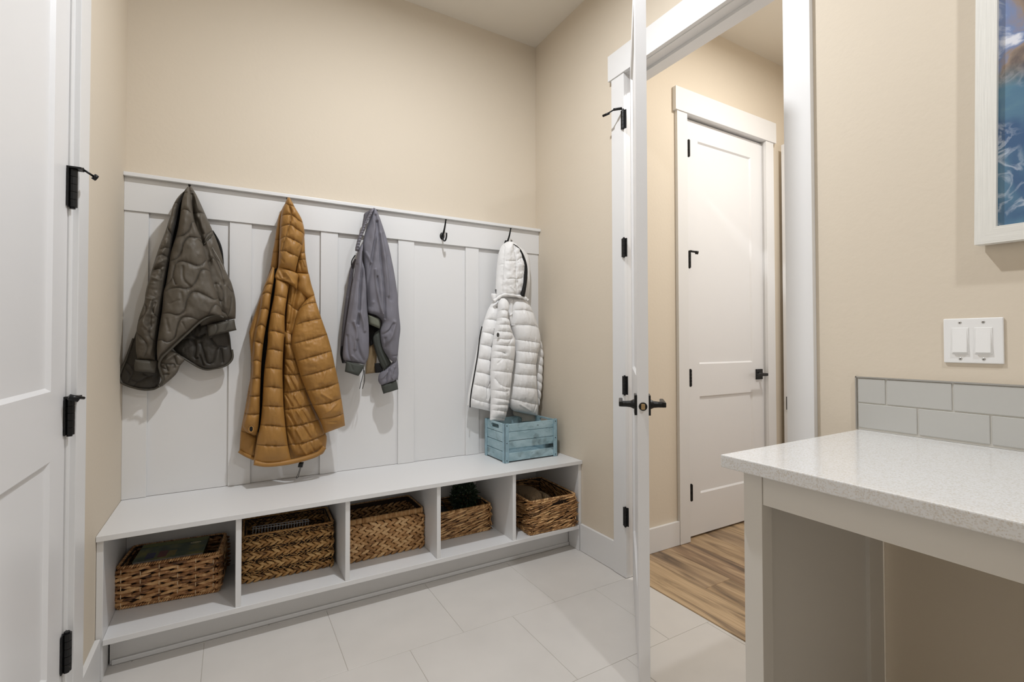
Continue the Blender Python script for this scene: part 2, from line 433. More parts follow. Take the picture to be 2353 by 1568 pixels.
bm = bmesh.new(); add_box(bm, XL+.03, XR-.024, 2.181, 2.1898, .001, .018, .003); bm_obj('shoe_moulding', bm, M['white'], bn)

# ------------------------------------------------------------------ coat hooks
def make_hook(x, z, label):
    t = tag(empty('coat_hook', (x, YF, z)), label, 'hook', 'black coat hooks on the frieze board')
    mwp = frame_mw((x, YF, z), (1, 0, 0), (0, 0, 1), (0, -1, 0))
    prof = [(.0005, .0055), (.006, .0052), (.0105, .0042), (.0135, .002), (.014, 0)]
    V = []; F = []; n = 24
    for (r, h) in reversed(prof):
        for k in range(n):
            a = 2*math.pi*k/n; V.append((x+r*math.cos(a), YF-h, z+1.45*r*math.sin(a)))
    for i in range(len(prof)-1):
        for k in range(n): F.append((i*n+k, i*n+(k+1) % n, (i+1)*n+(k+1) % n, (i+1)*n+k))
    mesh_obj('backplate', V, F, M['black'], t, True)
    up = spline([(x, YF-.003, z-.004), (x, YF-.020, z+.014), (x, YF-.036, z+.036), (x, YF-.047, z+.060), (x, YF-.054, z+.078)], 5)
    tube('upper_prong', up, [.0062-.0026*i/len(up) for i in range(len(up))], M['black'], t, 10)
    bm = bmesh.new(); bmesh.ops.create_uvsphere(bm, u_segments=14, v_segments=8, radius=.0062)
    bmesh.ops.scale(bm, verts=bm.verts, vec=(1, 1, .6)); bmesh.ops.translate(bm, verts=bm.verts, vec=(x, YF-.055, z+.080)); bm_obj('ball_tip', bm, M['black'], t, True)
    lo = spline([(x, YF-.003, z-.006), (x, YF-.022, z-.028), (x, YF-.046, z-.032), (x, YF-.062, z-.016), (x, YF-.064, z+.006)], 5)
    tube('lower_prong', lo, .0046, M['black'], t, 10)
    return t
HKX = [-.155, .226, .640, 1.020, 1.432]
HKL = ['black hook holding the olive quilted jacket, nearest the left wall', 'black hook holding up the brown puffer jacket', 'black hook holding up the grey bomber jacket',
       'bare black double coat hook with nothing hanging on it', 'black hook holding the white hooded puffer jacket, nearest the corner']
for x, l in zip(HKX, HKL): make_hook(x, 1.728, l)

# ------------------------------------------------------------------ vanity, counter, splashback
def quartz():
    m = mat('speckled_white_quartz', (228, 228, 228), .16, coat=.3)
    nt = m.node_tree; b = nt.nodes['Principled BSDF']; tc = nt.nodes.new('ShaderNodeTexCoord')
    v = nt.nodes.new('ShaderNodeTexVoronoi'); v.inputs['Scale'].default_value = 420; nt.links.new(tc.outputs['Object'], v.inputs['Vector'])
    r = nt.nodes.new('ShaderNodeValToRGB'); r.color_ramp.interpolation = 'CONSTANT'
    r.color_ramp.elements[0].color = (*s2l((214, 211, 207)), 1); r.color_ramp.elements[1].color = (*s2l((228, 228, 228)), 1); r.color_ramp.elements[1].position = .30
    e = r.color_ramp.elements.new(.07); e.color = (*s2l((220, 217, 213)), 1); e2 = r.color_ramp.elements.new(.93); e2.color = (*s2l((212, 206, 198)), 1)
    sp = nt.nodes.new('ShaderNodeSeparateColor'); nt.links.new(v.outputs['Color'], sp.inputs[0])
    nt.links.new(sp.outputs[0], r.inputs[0]); nt.links.new(r.outputs[0], b.inputs['Base Color']); return m
M['quartz'] = quartz()
ct = box('countertop', 1.010, XR-.001, -1.30, .745, .836, .866, M['quartz'], None, .0025)
tag(ct, 'white speckled quartz countertop with a square front corner', 'countertop')
vb = tag(empty('vanity_base', (1.05, .66, 0)), 'white painted open vanity frame standing under the quartz countertop', 'cabinet')
box('front_leg', 1.040, 1.078, .662, .706, .002, .8355, M['cabinet'], vb, .001)
box('end_panel', 1.0785, 1.600, .686, .700, .002, .8355, M['cabinet'], vb)
box('back_leg', 1.560, 1.640, .676, .704, .002, .8355, M['cabinet'], vb, .001)
box('apron', 1.043, 1.062, -1.28, .6615, .765, .8355, M['cabinet'], vb, .001)
box('front_leg', 1.040, 1.078, -1.28, -1.24, .002, .8355, M['cabinet'], vb, .001)
box('support_rail', 1.600, XR-.002, -1.28, .675, .775, .8355, M['cabinet'], vb, .001)
# baseboard-less wall below.  splashback tiles
sb = tag(empty('tile_backsplash', (XR, .70, .87)), 'low backsplash of grey-green subway tiles with metal edge trim', 'backsplash')
box('grout_bed', XR-.0065, XR-.0002, -1.30, .7485, .8665, 1.0235, M['splashgrout'], sb)
tg = .0018
def stile(y0, y1, z0, z1): box('tile', XR-.0095, XR-.0060, y0+tg, y1-tg, z0+tg, z1-tg, M['splash'], sb, .0012, 1)
for (row, yj, z0, z1) in [(0, [.7455, .671, .5205, .370, .2195, .069, -.0815, -.232, -.3825, -.533], .948, 1.0235), (1, [.7455, .5965, .447, .2965, .146, -.0045, -.155, -.3055, -.456], .872, .948)]:
    for a, b_ in zip(yj[1:], yj[:-1]): stile(a, b_, z0, z1)
boxes('metal_edge_trim', [(XR-.0115, XR-.0002, -1.30, .7500, 1.0238, 1.0275), (XR-.0115, XR-.0002, .7462, .7500, .8665, 1.0275)], M['steel'], sb, .0005)

# ------------------------------------------------------------------ switch plate
sp = tag(empty('light_switch', (XR, .48, 1.135)), 'white double rocker light switch on the beige wall above the backsplash', 'light switch')
SX = XR-.0002
box('cover_plate', SX-.0065, SX, .4215, .5385, 1.077, 1.194, M['plastic'], sp, .003, 3)
for yc in (.504, .4585):
    box('switch_frame', SX-.0082, SX-.0060, yc-.0175, yc+.0175, 1.1015, 1.1695, M['plastic'], sp, .001, 1)
    mwr = Matrix.Translation((SX-.0085, yc, 1.1355)) @ Matrix.Rotation(math.radians(4.5), 4, 'Y')
    bm = bmesh.new(); add_box(bm, -.0022, .004, -.0150, .0150, -.0315, .0315, .0012, 1); bmesh.ops.transform(bm, matrix=mwr, verts=bm.verts); bm_obj('rocker', bm, M['plastic'], sp)
    for zc in (1.088, 1.183):
        s = lathe('screw', [(.0036, 0), (.0036, .0006), (.0024, .0014)], M['steel'], sp, frame_mw((SX-.0064, yc, zc), (0, 1, 0), (0, 0, 1), (-1, 0, 0)), 14)
        box('screw_slot', SX-.0080, SX-.0076, yc-.0005, yc+.0005, zc-.0026, zc+.0026, M['dark'], s)

# ------------------------------------------------------------------ framed picture
def frame_mat():
    m = mat('whitewashed_frame', (226, 224, 217), .5, var=.05, vscale=6, stretch=(60, 60, 1.5), bump=.25, bscale=6)
    return m
M['frame'] = frame_mat()
M['frame_h'] = mat('whitewashed_frame_cross', (226, 224, 217), .5, var=.05, vscale=6, stretch=(60, 1.5, 60), bump=.25, bscale=6)
def print_mat():
    m = bpy.data.materials.new('sea_print'); m.use_nodes = True; nt = m.node_tree; b = nt.nodes['Principled BSDF']; N = nt.nodes; K = nt.links
    b.inputs['Roughness'].default_value = .22
    tc = N.new('ShaderNodeTexCoord')
    sep = N.new('ShaderNodeSeparateXYZ'); K.new(tc.outputs['Object'], sep.inputs[0])
    def noise(s, d, dist=0., vec=None):
        n = N.new('ShaderNodeTexNoise'); n.inputs['Scale'].default_value = s; n.inputs['Detail'].default_value = d; n.inputs['Distortion'].default_value = dist
        K.new(vec or tc.outputs['Object'], n.inputs['Vector']); return n
    n1 = noise(5, 5, .6)
    sea = N.new('ShaderNodeValToRGB'); K.new(n1.outputs['Fac'], sea.inputs[0]); cr = sea.color_ramp
    cr.elements[0].position = .35; cr.elements[0].color = (*s2l((58, 90, 128)), 1); cr.elements[1].position = .66; cr.elements[1].color = (*s2l((122, 162, 154)), 1)
    e = cr.elements.new(.5); e.color = (*s2l((84, 122, 146)), 1)
    # foam threads
    n2 = noise(15, 12, 1.1)
    fo = N.new('ShaderNodeMath'); fo.operation = 'SUBTRACT'; K.new(n2.outputs['Fac'], fo.inputs[0]); fo.inputs[1].default_value = .5
    ab = N.new('ShaderNodeMath'); ab.operation = 'ABSOLUTE'; K.new(fo.outputs[0], ab.inputs[0])
    fr = N.new('ShaderNodeValToRGB'); K.new(ab.outputs[0], fr.inputs[0]); fr.color_ramp.elements[0].position = 0; fr.color_ramp.elements[0].color = (1, 1, 1, 1); fr.color_ramp.elements[1].position = .05; fr.color_ramp.elements[1].color = (0, 0, 0, 1)
    n3 = noise(4, 3, .3)
    gate = N.new('ShaderNodeMapRange'); K.new(n3.outputs['Fac'], gate.inputs[0]); gate.inputs[1].default_value = .36; gate.inputs[2].default_value = .54
    mu = N.new('ShaderNodeMath'); mu.operation = 'MULTIPLY'; K.new(fr.outputs[0], mu.inputs[0]); K.new(gate.outputs[0], mu.inputs[1])
    mx = N.new('ShaderNodeMixRGB'); K.new(mu.outputs[0], mx.inputs[0]); K.new(sea.outputs[0], mx.inputs[1]); mx.inputs[2].default_value = (*s2l((205, 214, 226)), 1)
    # rocks and surf towards the top
    n4 = noise(7, 7, .9)
    rk = N.new('ShaderNodeValToRGB'); K.new(n4.outputs['Fac'], rk.inputs[0]); c = rk.color_ramp
    c.elements[0].position = .34; c.elements[0].color = (*s2l((52, 52, 66)), 1); c.elements[1].position = .60; c.elements[1].color = (*s2l((222, 224, 232)), 1)
    e = c.elements.new(.48); e.color = (*s2l((150, 132, 118)), 1); e = c.elements.new(.55); e.color = (*s2l((120, 138, 176)), 1)
    hz = N.new('ShaderNodeMath'); hz.operation = 'ADD'; K.new(sep.outputs['Z'], hz.inputs[0])
    ns = N.new('ShaderNodeMath'); ns.operation = 'MULTIPLY'; K.new(n3.outputs['Fac'], ns.inputs[0]); ns.inputs[1].default_value = .35; K.new(ns.outputs[0], hz.inputs[1])
    mr = N.new('ShaderNodeMapRange'); K.new(hz.outputs[0], mr.inputs[0]); mr.inputs[1].default_value = .50; mr.inputs[2].default_value = .60
    mx2 = N.new('ShaderNodeMixRGB'); K.new(mr.outputs[0], mx2.inputs[0]); K.new(mx.outputs[0], mx2.inputs[1]); K.new(rk.outputs[0], mx2.inputs[2])
    K.new(mx2.outputs[0], b.inputs['Base Color']); return m
pf = empty('framed_picture', (1.626, .463, 1.3775)); tag(pf, 'white wood framed sea photograph hanging on the wall above the switch', 'picture')
fw = .040; W_, H_ = .78, .98; T_ = .032
def prism(name, poly, x0, x1, m, parent):
    """poly in (y,z) extruded along x"""
    n = len(poly); V = [(x0, a, b) for a, b in poly]+[(x1, a, b) for a, b in poly]
    F = [tuple(range(n)), tuple(reversed(range(n, 2*n)))]+[(i, i+n, (i+1) % n+n, (i+1) % n) for i in range(n)]
    o = mesh_obj(name, V, F, m, parent)
    bm = bmesh.new(); bm.from_mesh(o.data); bmesh.ops.recalc_face_normals(bm, faces=bm.faces); bm.to_mesh(o.data); bm.free(); return o
yl, yr_, zb, zt = .463, .463-W_, 1.3775, 1.3775+H_
x0, x1 = 1.626, 1.626+T_
prism('frame_rail', [(yl, zb), (yr_, zb), (yr_+fw, zb+fw), (yl-fw, zb+fw)], x0, x1, M['frame_h'], pf)
prism('frame_rail', [(yl, zt), (yr_, zt), (yr_+fw, zt-fw), (yl-fw, zt-fw)], x0, x1, M['frame_h'], pf)
prism('frame_rail', [(yl, zb), (yl, zt), (yl-fw, zt-fw), (yl-fw, zb+fw)], x0, x1, M['frame'], pf)
prism('frame_rail', [(yr_, zb), (yr_, zt), (yr_+fw, zt-fw), (yr_+fw, zb+fw)], x0, x1, M['frame'], pf)
box('print', x0+.012, x0+.014, yr_+fw-.004, yl-fw+.004, zb+fw-.004, zt-fw+.004, print_mat(), pf)
box('backing_board', x0+.0145, x0+.028, yr_+fw, yl-fw, zb+fw, zt-fw, M['bone'], pf)
box('hanging_wedge', x1+.0004, XR-.0005, yr_+.08, yl-.05, zb+.012, zb+.03, M['wall'], pf)
pf.rotation_euler = (math.radians(1.0), 0, 0)

# ------------------------------------------------------------------ wooden crate
def crate_mat():
    m = bpy.data.materials.new('weathered_blue_wood'); m.use_nodes = True; nt = m.node_tree; b = nt.nodes['Principled BSDF']; N = nt.nodes; K = nt.links
    b.inputs['Roughness'].default_value = .6
    tc = N.new('ShaderNodeTexCoord')
    def noise(s, d, dist, st):
        mp = N.new('ShaderNodeMapping'); mp.inputs['Scale'].default_value = st; K.new(tc.outputs['Object'], mp.inputs[0])
        n = N.new('ShaderNodeTexNoise'); n.inputs['Scale'].default_value = s; n.inputs['Detail'].default_value = d; n.inputs['Distortion'].default_value = dist
        K.new(mp.outputs[0], n.inputs['Vector']); return n
    a = noise(9, 4, .5, (1, 1, 2)); r = N.new('ShaderNodeValToRGB'); K.new(a.outputs['Fac'], r.inputs[0])
    r.color_ramp.elements[0].position = .35; r.color_ramp.elements[0].color = (*s2l((138, 168, 178)), 1); r.color_ramp.elements[1].position = .65; r.color_ramp.elements[1].color = (*s2l((172, 198, 206)), 1)
    g = noise(5, 8, 3.0, (3, 3, 14)); r2 = N.new('ShaderNodeValToRGB'); K.new(g.outputs['Fac'], r2.inputs[0])
    c = r2.color_ramp; c.elements[0].position = .28; c.elements[0].color = (0, 0, 0, 1); c.elements[1].position = .36; c.elements[1].color = (1, 1, 1, 1)
    g2 = noise(7, 6, .4, (1.2, 1.2, 1.2)); r3 = N.new('ShaderNodeValToRGB'); K.new(g2.outputs['Fac'], r3.inputs[0])
    c = r3.color_ramp; c.elements[0].position = .55; c.elements[0].color = (1, 1, 1, 1); c.elements[1].position = .68; c.elements[1].color = (.25, .25, .25, 1)
    mu = N.new('ShaderNodeMixRGB'); mu.blend_type = 'MULTIPLY'; mu.inputs[0].default_value = 1; K.new(r2.outputs[0], mu.inputs[1]); K.new(r3.outputs[0], mu.inputs[2])
    mx = N.new('ShaderNodeMixRGB'); K.new(mu.outputs[0], mx.inputs[0]); mx.inputs[1].default_value = (*s2l((62, 66, 62)), 1); K.new(r.outputs[0], mx.inputs[2])
    K.new(mx.outputs[0], b.inputs['Base Color']); return m
MC = crate_mat(); M['corner'] = mat('blue_corner_metal', (150, 180, 192), .45, var=.15, vscale=30, metal=.1)
cx0, cx1, cy0, cy1, cz = 1.268, 1.611, 2.243, 2.478, ZB+.0008; ch = .210; ct_ = .009
cr_ = tag(empty('wooden_crate', ((cx0+cx1)/2, (cy0+cy1)/2, cz)), 'weathered pale blue wooden crate on the right end of the bench', 'crate')
zs = [(.006, .050), (.074, .113), (.116, .162), (.165, ch-.004)]
for a, b_ in zs:   # front and back slats
    box('slat', cx0+.02, cx1-.02, cy0+.004, cy0+.004+ct_, cz+a, cz+b_, MC, cr_, .0015, 1)
    box('slat', cx0+.02, cx1-.02, cy1-.004-ct_, cy1-.004, cz+a, cz+b_, MC, cr_, .0015, 1)
for a, b_ in [(.006, .056), (.059, .106), (.109, .156)]:
    box('slat', cx0+.004, cx0+.004+ct_, cy0+.02, cy1-.02, cz+a, cz+b_, MC, cr_, .0015, 1)
    box('slat', cx1-.004-ct_, cx1-.004, cy0+.02, cy1-.02, cz+a, cz+b_, MC, cr_, .0015, 1)
def hand_slat(x0, x1):
    z0, z1 = cz+.159, cz+ch-.004; ym = (cy0+cy1)/2; hw = .045; h0, h1 = z0+.014, z0+.038
    # slat with a rounded hand hole
    n = 24; hole = []
    for k in range(n):
        a = 2*math.pi*k/n; cc = math.copysign(1, math.cos(a)) if abs(math.cos(a)) > .01 else 0
        hole.append((ym+cc*(hw-.012)+.012*math.cos(a), (h0+h1)/2+.012*math.sin(a)))
    A = (cy0+.02, cy1-.02); outer = []
    for k in range(n):
        a = 2*math.pi*k/n; c, s = math.cos(a), math.sin(a)
        W2 = (A[1]-A[0])/2; H2 = (z1-z0)/2; t = min(W2/abs(c) if abs(c) > 1e-6 else 9, H2/abs(s) if abs(s) > 1e-6 else 9)
        outer.append((ym+c*t, (z0+z1)/2+s*t))
    # snap nearest outer points to corners
    for cyy in A:
        for czz in (z0, z1):
            i = min(range(n), key=lambda q: (outer[q][0]-cyy)**2+(outer[q][1]-czz)**2); outer[i] = (cyy, czz)
    V = []; F = []
    for x in (x0, x1):
        V += [(x, a, b) for a, b in outer]+[(x, a, b) for a, b in hole]
    for i in range(n):
        j = (i+1) % n
        F.append((i, j, n+j, n+i)); F.append((2*n+i, 3*n+i, 3*n+j, 2*n+j)); F.append((n+i, n+j, 3*n+j, 3*n+i)); F.append((i, 2*n+i, 2*n+j, j))
    o = mesh_obj('slat', V, F, MC, cr_)
    bm = bmesh.new(); bm.from_mesh(o.data); bmesh.ops.recalc_face_normals(bm, faces=bm.faces); bm.to_mesh(o.data); bm.free()
hand_slat(cx0+.004, cx0+.004+ct_); hand_slat(cx1-.004-ct_, cx1-.004)
box('base', cx0+.014, cx1-.014, cy0+.014, cy1-.014, cz+.006, cz+.014, MC, cr_)
for (xa, sx) in ((cx0, 1), (cx1, -1)):
    for (ya, sy) in ((cy0, 1), (cy1, -1)):
        p = boxes('corner_post', [(min(xa, xa+sx*.026), max(xa, xa+sx*.026), min(ya, ya+sy*.0035), max(ya, ya+sy*.0035), cz, cz+ch), (min(xa, xa+sx*.0035), max(xa, xa+sx*.0035), min(ya, ya+sy*.026), max(ya, ya+sy*.026), cz, cz+ch)], M['corner'], cr_, .001)
        bm = bmesh.new()
        for zz in (.012, ch*.5, ch-.012):
            r_ = bmesh.ops.create_uvsphere(bm, u_segments=8, v_segments=5, radius=.0028); bmesh.ops.translate(bm, verts=r_['verts'], vec=(xa+sx*.013, ya-sy*.0006, cz+zz))
        bm_obj('rivets', bm, M['black'], p, True)['kind'] = 'stuff'

# ------------------------------------------------------------------ baskets
def wicker(name, lo, mid, hi):
    m = bpy.data.materials.new(name); m.use_nodes = True; nt = m.node_tree; b = nt.nodes['Principled BSDF']; N = nt.nodes; K = nt.links
    b.inputs['Roughness'].default_value = .48
    at = N.new('ShaderNodeAttribute'); at.attribute_name = 'tone'
    tc = N.new('ShaderNodeTexCoord'); n = N.new('ShaderNodeTexNoise'); n.inputs['Scale'].default_value = 60; n.inputs['Detail'].default_value = 4; n.inputs['Distortion'].default_value = 1
    K.new(tc.outputs['Object'], n.inputs['Vector'])
    mx = N.new('ShaderNodeMath'); mx.operation = 'MULTIPLY_ADD'; K.new(n.outputs['Fac'], mx.inputs[0]); mx.inputs[1].default_value = .9; mx.inputs[2].default_value = -.45
    ad = N.new('ShaderNodeMath'); ad.operation = 'ADD'; K.new(mx.outputs[0], ad.inputs[0]); K.new(at.outputs['Fac'], ad.inputs[1])
    r = N.new('ShaderNodeValToRGB'); K.new(ad.outputs[0], r.inputs[0]); c = r.color_ramp
    c.elements[0].position = .05; c.elements[0].color = (*s2l(lo), 1); c.elements[1].position = .95; c.elements[1].color = (*s2l(hi), 1)
    e = c.elements.new(.5); e.color = (*s2l(mid), 1)
    K.new(r.outputs[0], b.inputs['Base Color'])
    bp = N.new('ShaderNodeBump'); bp.inputs['Strength'].default_value = .4; bp.inputs['Distance'].default_value = .001; K.new(n.outputs['Fac'], bp.inputs['Height']); K.new(bp.outputs[0], b.inputs['Normal'])
    return m

class Lumps:
    def __init__(s): s.V = []; s.F = []; s.T = []; s.n = 0
    def add(s, c, ax, nrm, L, h, d, tone, flat=.75, rings=6, seg=6, bend=0):
        """spindle: centre c, long axis ax, outward normal nrm; L length, h height, d depth"""
        c = np.array(c); ax = np.array(ax)/np.linalg.norm(ax); nrm = np.array(nrm)/np.linalg.norm(nrm); up = np.cross(ax, nrm)
        b = s.n
        for i in range(rings+1):
            t = -1+2*i/rings; r = max(.12, (1-abs(t)**2.2))**flat
            p = c+ax*(t*L/2)-nrm*(bend*t*t)
            for k in range(seg):
                a = 2*math.pi*k/seg; s.V.append(p+up*(math.cos(a)*h/2*r)+nrm*(math.sin(a)*d/2*r)); s.T.append(tone)
        for i in range(rings):
            for k in range(seg):
                s.F.append((b+i*seg+k, b+i*seg+(k+1) % seg, b+(i+1)*seg+(k+1) % seg, b+(i+1)*seg+k))
        s.F.append(tuple(b+k for k in reversed(range(seg)))); s.F.append(tuple(b+rings*seg+k for k in range(seg)))
        s.n += (rings+1)*seg
    def build(s, name, m, parent):
        o = mesh_obj(name, s.V, s.F, m, parent, True)
        a = o.data.attributes.new('tone', 'FLOAT', 'POINT'); a.data.foreach_set('value', [float(x) for x in s.T]); return o

class Path:
    """rounded rectangle, anticlockwise seen from above, starting at the front left"""
    def __init__(s, cx, cy, W, D, rot, rc=.014):
        s.segs = []; hw, hd = W/2, D/2
        pts = []
        for (qx, qy, a0) in ((hw-rc, -hd+rc, -90), (hw-rc, hd-rc, 0), (-hw+rc, hd-rc, 90), (-hw+rc, -hd+rc, 180)):
            for k in range(6):
                a = math.radians(a0+18*k); pts.append((qx+rc*math.cos(a), qy+rc*math.sin(a)))
        pts = [pts[-1]]+pts
        c, sn = math.cos(rot), math.sin(rot)
        s.P = [np.array([cx+x*c-y*sn, cy+x*sn+y*c]) for x, y in pts]
        s.cum = [0]
        for a, b in zip(s.P[:-1], s.P[1:]): s.cum.append(s.cum[-1]+float(np.linalg.norm(b-a)))
        s.L = s.cum[-1]
    def at(s, u, off=0.0):
        u = u % s.L
        import bisect
        i = min(max(bisect.bisect_right(s.cum, u)-1, 0), len(s.P)-2)
        d = s.P[i+1]-s.P[i]; l = np.linalg.norm(d)+1e-9; t = d/l; n = np.array([t[1], -t[0]])
        p = s.P[i]+t*(u-s.cum[i])+n*off
        return p, np.array([t[0], t[1], 0.0]), np.array([n[0], n[1], 0.0])

def basket(label, cx, cy, W, D, Hh, z, rot, style, m, dark, group='woven baskets in the bench cubbies', flare=0.0, seed=1, hole=None):
    R = random.Random(seed)
    t = tag(empty('woven_basket', (cx, cy, z)), label, 'basket', group)
    P = Path(cx, cy, W, D, rot); inner = Path(cx, cy, W-.012, D-.012, rot)
    # frame box: thin dark wall and base behind the weave
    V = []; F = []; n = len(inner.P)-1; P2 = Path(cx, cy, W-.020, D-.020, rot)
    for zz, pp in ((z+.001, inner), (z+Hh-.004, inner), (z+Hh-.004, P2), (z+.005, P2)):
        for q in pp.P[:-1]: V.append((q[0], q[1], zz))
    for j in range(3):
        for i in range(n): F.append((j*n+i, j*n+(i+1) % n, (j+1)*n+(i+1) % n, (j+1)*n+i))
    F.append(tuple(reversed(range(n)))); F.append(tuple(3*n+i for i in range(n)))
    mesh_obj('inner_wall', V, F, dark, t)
    lm = Lumps(); rim = Lumps(); stakes = Lumps()
    def inhole(u, zz):
        return hole and abs(u-hole[0]) < hole[2] and abs(zz-(z+hole[1])) < hole[3]
    def put(u, zz, tilt, L, h, d, tone, off=0.0, flat=.75, tgt=None):
        if inhole(u, zz): return
        p, tg, nr = P.at(u, off); ax = tg*math.cos(tilt)+np.array([0, 0, 1])*math.sin(tilt)
        (tgt or lm).add((p[0], p[1], zz), ax, nr, L, h, d, tone, flat)
        # inner face of the wall, coarse
        if tgt is None and inner_too:
            p2, tg2, nr2 = P.at(u, -.0115); lm.add((p2[0], p2[1], zz), ax, -nr2, L, h, d*.6, tone*.8, flat, 3, 4)
    inner_too = True
    if style == 'open':     # thick undulating strands over pale stakes
        rows = 9; rh = (Hh-.022)/rows; ns = round(P.L/.058); pitch = P.L/ns
        for j in range(rows):
            zz = z+.011+rh*(j+.5)
            for i in range(ns):
                for q in range(2):
                    u = (i+.5*(j % 2))*pitch + R.uniform(-.004, .004)
                    side = 1 if q == 0 else -1
                    put(u+q*pitch*.5, zz+side*rh*.16+R.uniform(-.001, .001), side*(.13+R.uniform(-.06, .06)), pitch*1.12, rh*R.uniform(.85, 1.05), .014, R.uniform(.15, .95), .002 if side > 0 else -.001, .95)
        for i in range(ns):
            if R.random() < .85:
                for j in range(rows):
                    if (i+j) % 2 == 0:
                        p, tg, nr = P.at((i+.02)*pitch, .0045); stakes.add((p[0]+nr[0]*.004, p[1]+nr[1]*.004, z+.011+rh*(j+.5)), (0, 0, 1), nr, rh*1.15, .0032, .003, 1.0, .25, 3, 5)
    elif style in ('braid', 'mixed'):
        top = .026 if style == 'braid' else .006
        rh = .029 if style == 'braid' else .023; rows = int((Hh-top-.004)/rh*1.0+.5); rh = (Hh-top-.004)/rows
        for j in range(rows):
            zz0 = z+.003+rh*j
            thin = (style == 'mixed' and j % 2 == 1)
            if not thin:
                sgn = 1 if j % 2 == 0 else (1 if style == 'mixed' else 1)
                pitch = .033 if style == 'braid' else .027; ns = round(P.L/pitch); pitch = P.L/ns; ph = R.random()
                for i in range(ns):
                    for side in (1, -1):
                        u = (i+ph+(.5 if side > 0 else 0))*pitch
                        put(u, zz0+rh*(.5+side*.23), side*-(.44 if style == 'braid' else .46)*sgn+R.uniform(-.05, .05), pitch*(1.42 if style == 'braid' else 1.55), rh*(.66 if style == 'braid' else .60), .014, R.uniform(.25, .9), .001 if side > 0 else .002, .85)
            else:
                for q in range(5):
                    ns = round(P.L/.013)
                    for i in range(ns):
                        put((i+R.random())*P.L/ns, zz0+rh*(.1+.2*q)+R.uniform(-.002, .002), R.uniform(-.7, .7), R.uniform(.010, .020), .0032, .0045, R.uniform(.05, 1.0), .001+R.uniform(0, .003), .4)
        if style == 'braid':
            ns = round(P.L/.0052)
            for i in range(ns):
                p, tg, nr = P.at((i+.5)*P.L/ns, -.002)
                rim.add((p[0], p[1], z+Hh-.013), (0, 0, 1), nr, .028, P.L/ns*1.15, .007, R.uniform(.45, .8), .25, 4, 5)
        else:
            ns = round(P.L/.020)
            for i in range(ns):
                put(i*P.L/ns, z+Hh-.003, .15, .030, .009, .012, R.uniform(.4, .7), 0, .6, rim)
    elif style == 'twist':
        rows = int((Hh-.018)/.0108); rh = (Hh-.018)/rows; ns = round(P.L/.058); pitch = P.L/ns
        for j in range(rows):
            zz = z+.009+rh*(j+.5); ph = R.random()
            for i in range(ns):
                put((i+ph)*pitch, zz+R.uniform(-.001, .001), .15+R.uniform(-.07, .08), pitch*R.uniform(1.15, 1.4), rh*R.uniform(.85, 1.15), .010, R.uniform(.2, .9), R.uniform(-.001, .002), .7)
                if R.random() < .6:
                    put((i+ph+.5)*pitch, zz+R.uniform(-.002, .002), .22+R.uniform(-.07, .08), pitch*.7, rh*.7, .009, R.uniform(.2, .9), .0035, .7)
        nv_ = round(P.L/.065)
        for i in range(nv_):
            for j in range(rows//3):
                if (i+j) % 2 == 0:
                    p, tg, nr = P.at(i*P.L/nv_, .0055); stakes.add((p[0], p[1], z+.012+rh*(3*j+1.5)), (0, 0, 1), nr, rh*2.6, .0022, .003, .55, .25, 3, 5)
    if style in ('open', 'twist'):
        for zz, hh in ((z+Hh-.0055, .0125), (z+.006, .011)):
            ns = round(P.L/.0085)
            for i in range(ns):
                p, tg, nr = P.at(i*P.L/ns, -.001); ax = tg*math.cos(.85)+np.array([0, 0, 1])*math.sin(.85)
                (rim if zz > z+.05 else lm).add((p[0], p[1], zz), ax, nr, .0155, .0078, .013, R.uniform(.4, .95), .5)
    o = lm.build('weave', m, t); o['kind'] = 'stuff'
    if rim.n: rm = rim.build('rim', m, t); rm['kind'] = 'stuff'
    if stakes.n: st_ = stakes.build('stakes', MST if style == 'open' else m, t); st_['kind'] = 'stuff'
    return t
MST = mat('pale_cane', (228, 200, 162), .5)
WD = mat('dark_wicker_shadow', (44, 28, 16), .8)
WA = wicker('water_hyacinth_red', (58, 34, 18), (166, 116, 70), (222, 178, 126))
WB = wicker('water_hyacinth_gold', (72, 46, 20), (172, 126, 70), (214, 174, 116))
WC = wicker('water_hyacinth_pale', (100, 64, 30), (186, 140, 88), (222, 184, 134))
WE = wicker('water_hyacinth_mid', (58, 36, 18), (172, 126, 78), (230, 188, 134))
ZS = .1374
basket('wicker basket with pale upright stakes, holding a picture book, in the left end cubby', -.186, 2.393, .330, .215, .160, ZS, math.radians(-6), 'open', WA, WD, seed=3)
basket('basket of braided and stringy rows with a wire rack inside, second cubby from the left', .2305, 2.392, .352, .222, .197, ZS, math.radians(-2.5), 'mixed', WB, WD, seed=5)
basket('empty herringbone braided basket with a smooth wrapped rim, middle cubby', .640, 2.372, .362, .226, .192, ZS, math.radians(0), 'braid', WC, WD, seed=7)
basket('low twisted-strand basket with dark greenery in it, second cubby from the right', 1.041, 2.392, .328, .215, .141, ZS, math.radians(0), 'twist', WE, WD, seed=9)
b5 = basket('wicker basket with a handle slot, sticking forward out of the right end cubby', 1.4925, 2.288, .288, .365, .176, ZS, math.radians(-2.5), 'twist', WE, WD, seed=11, hole=(.165, .145, .034, .014))

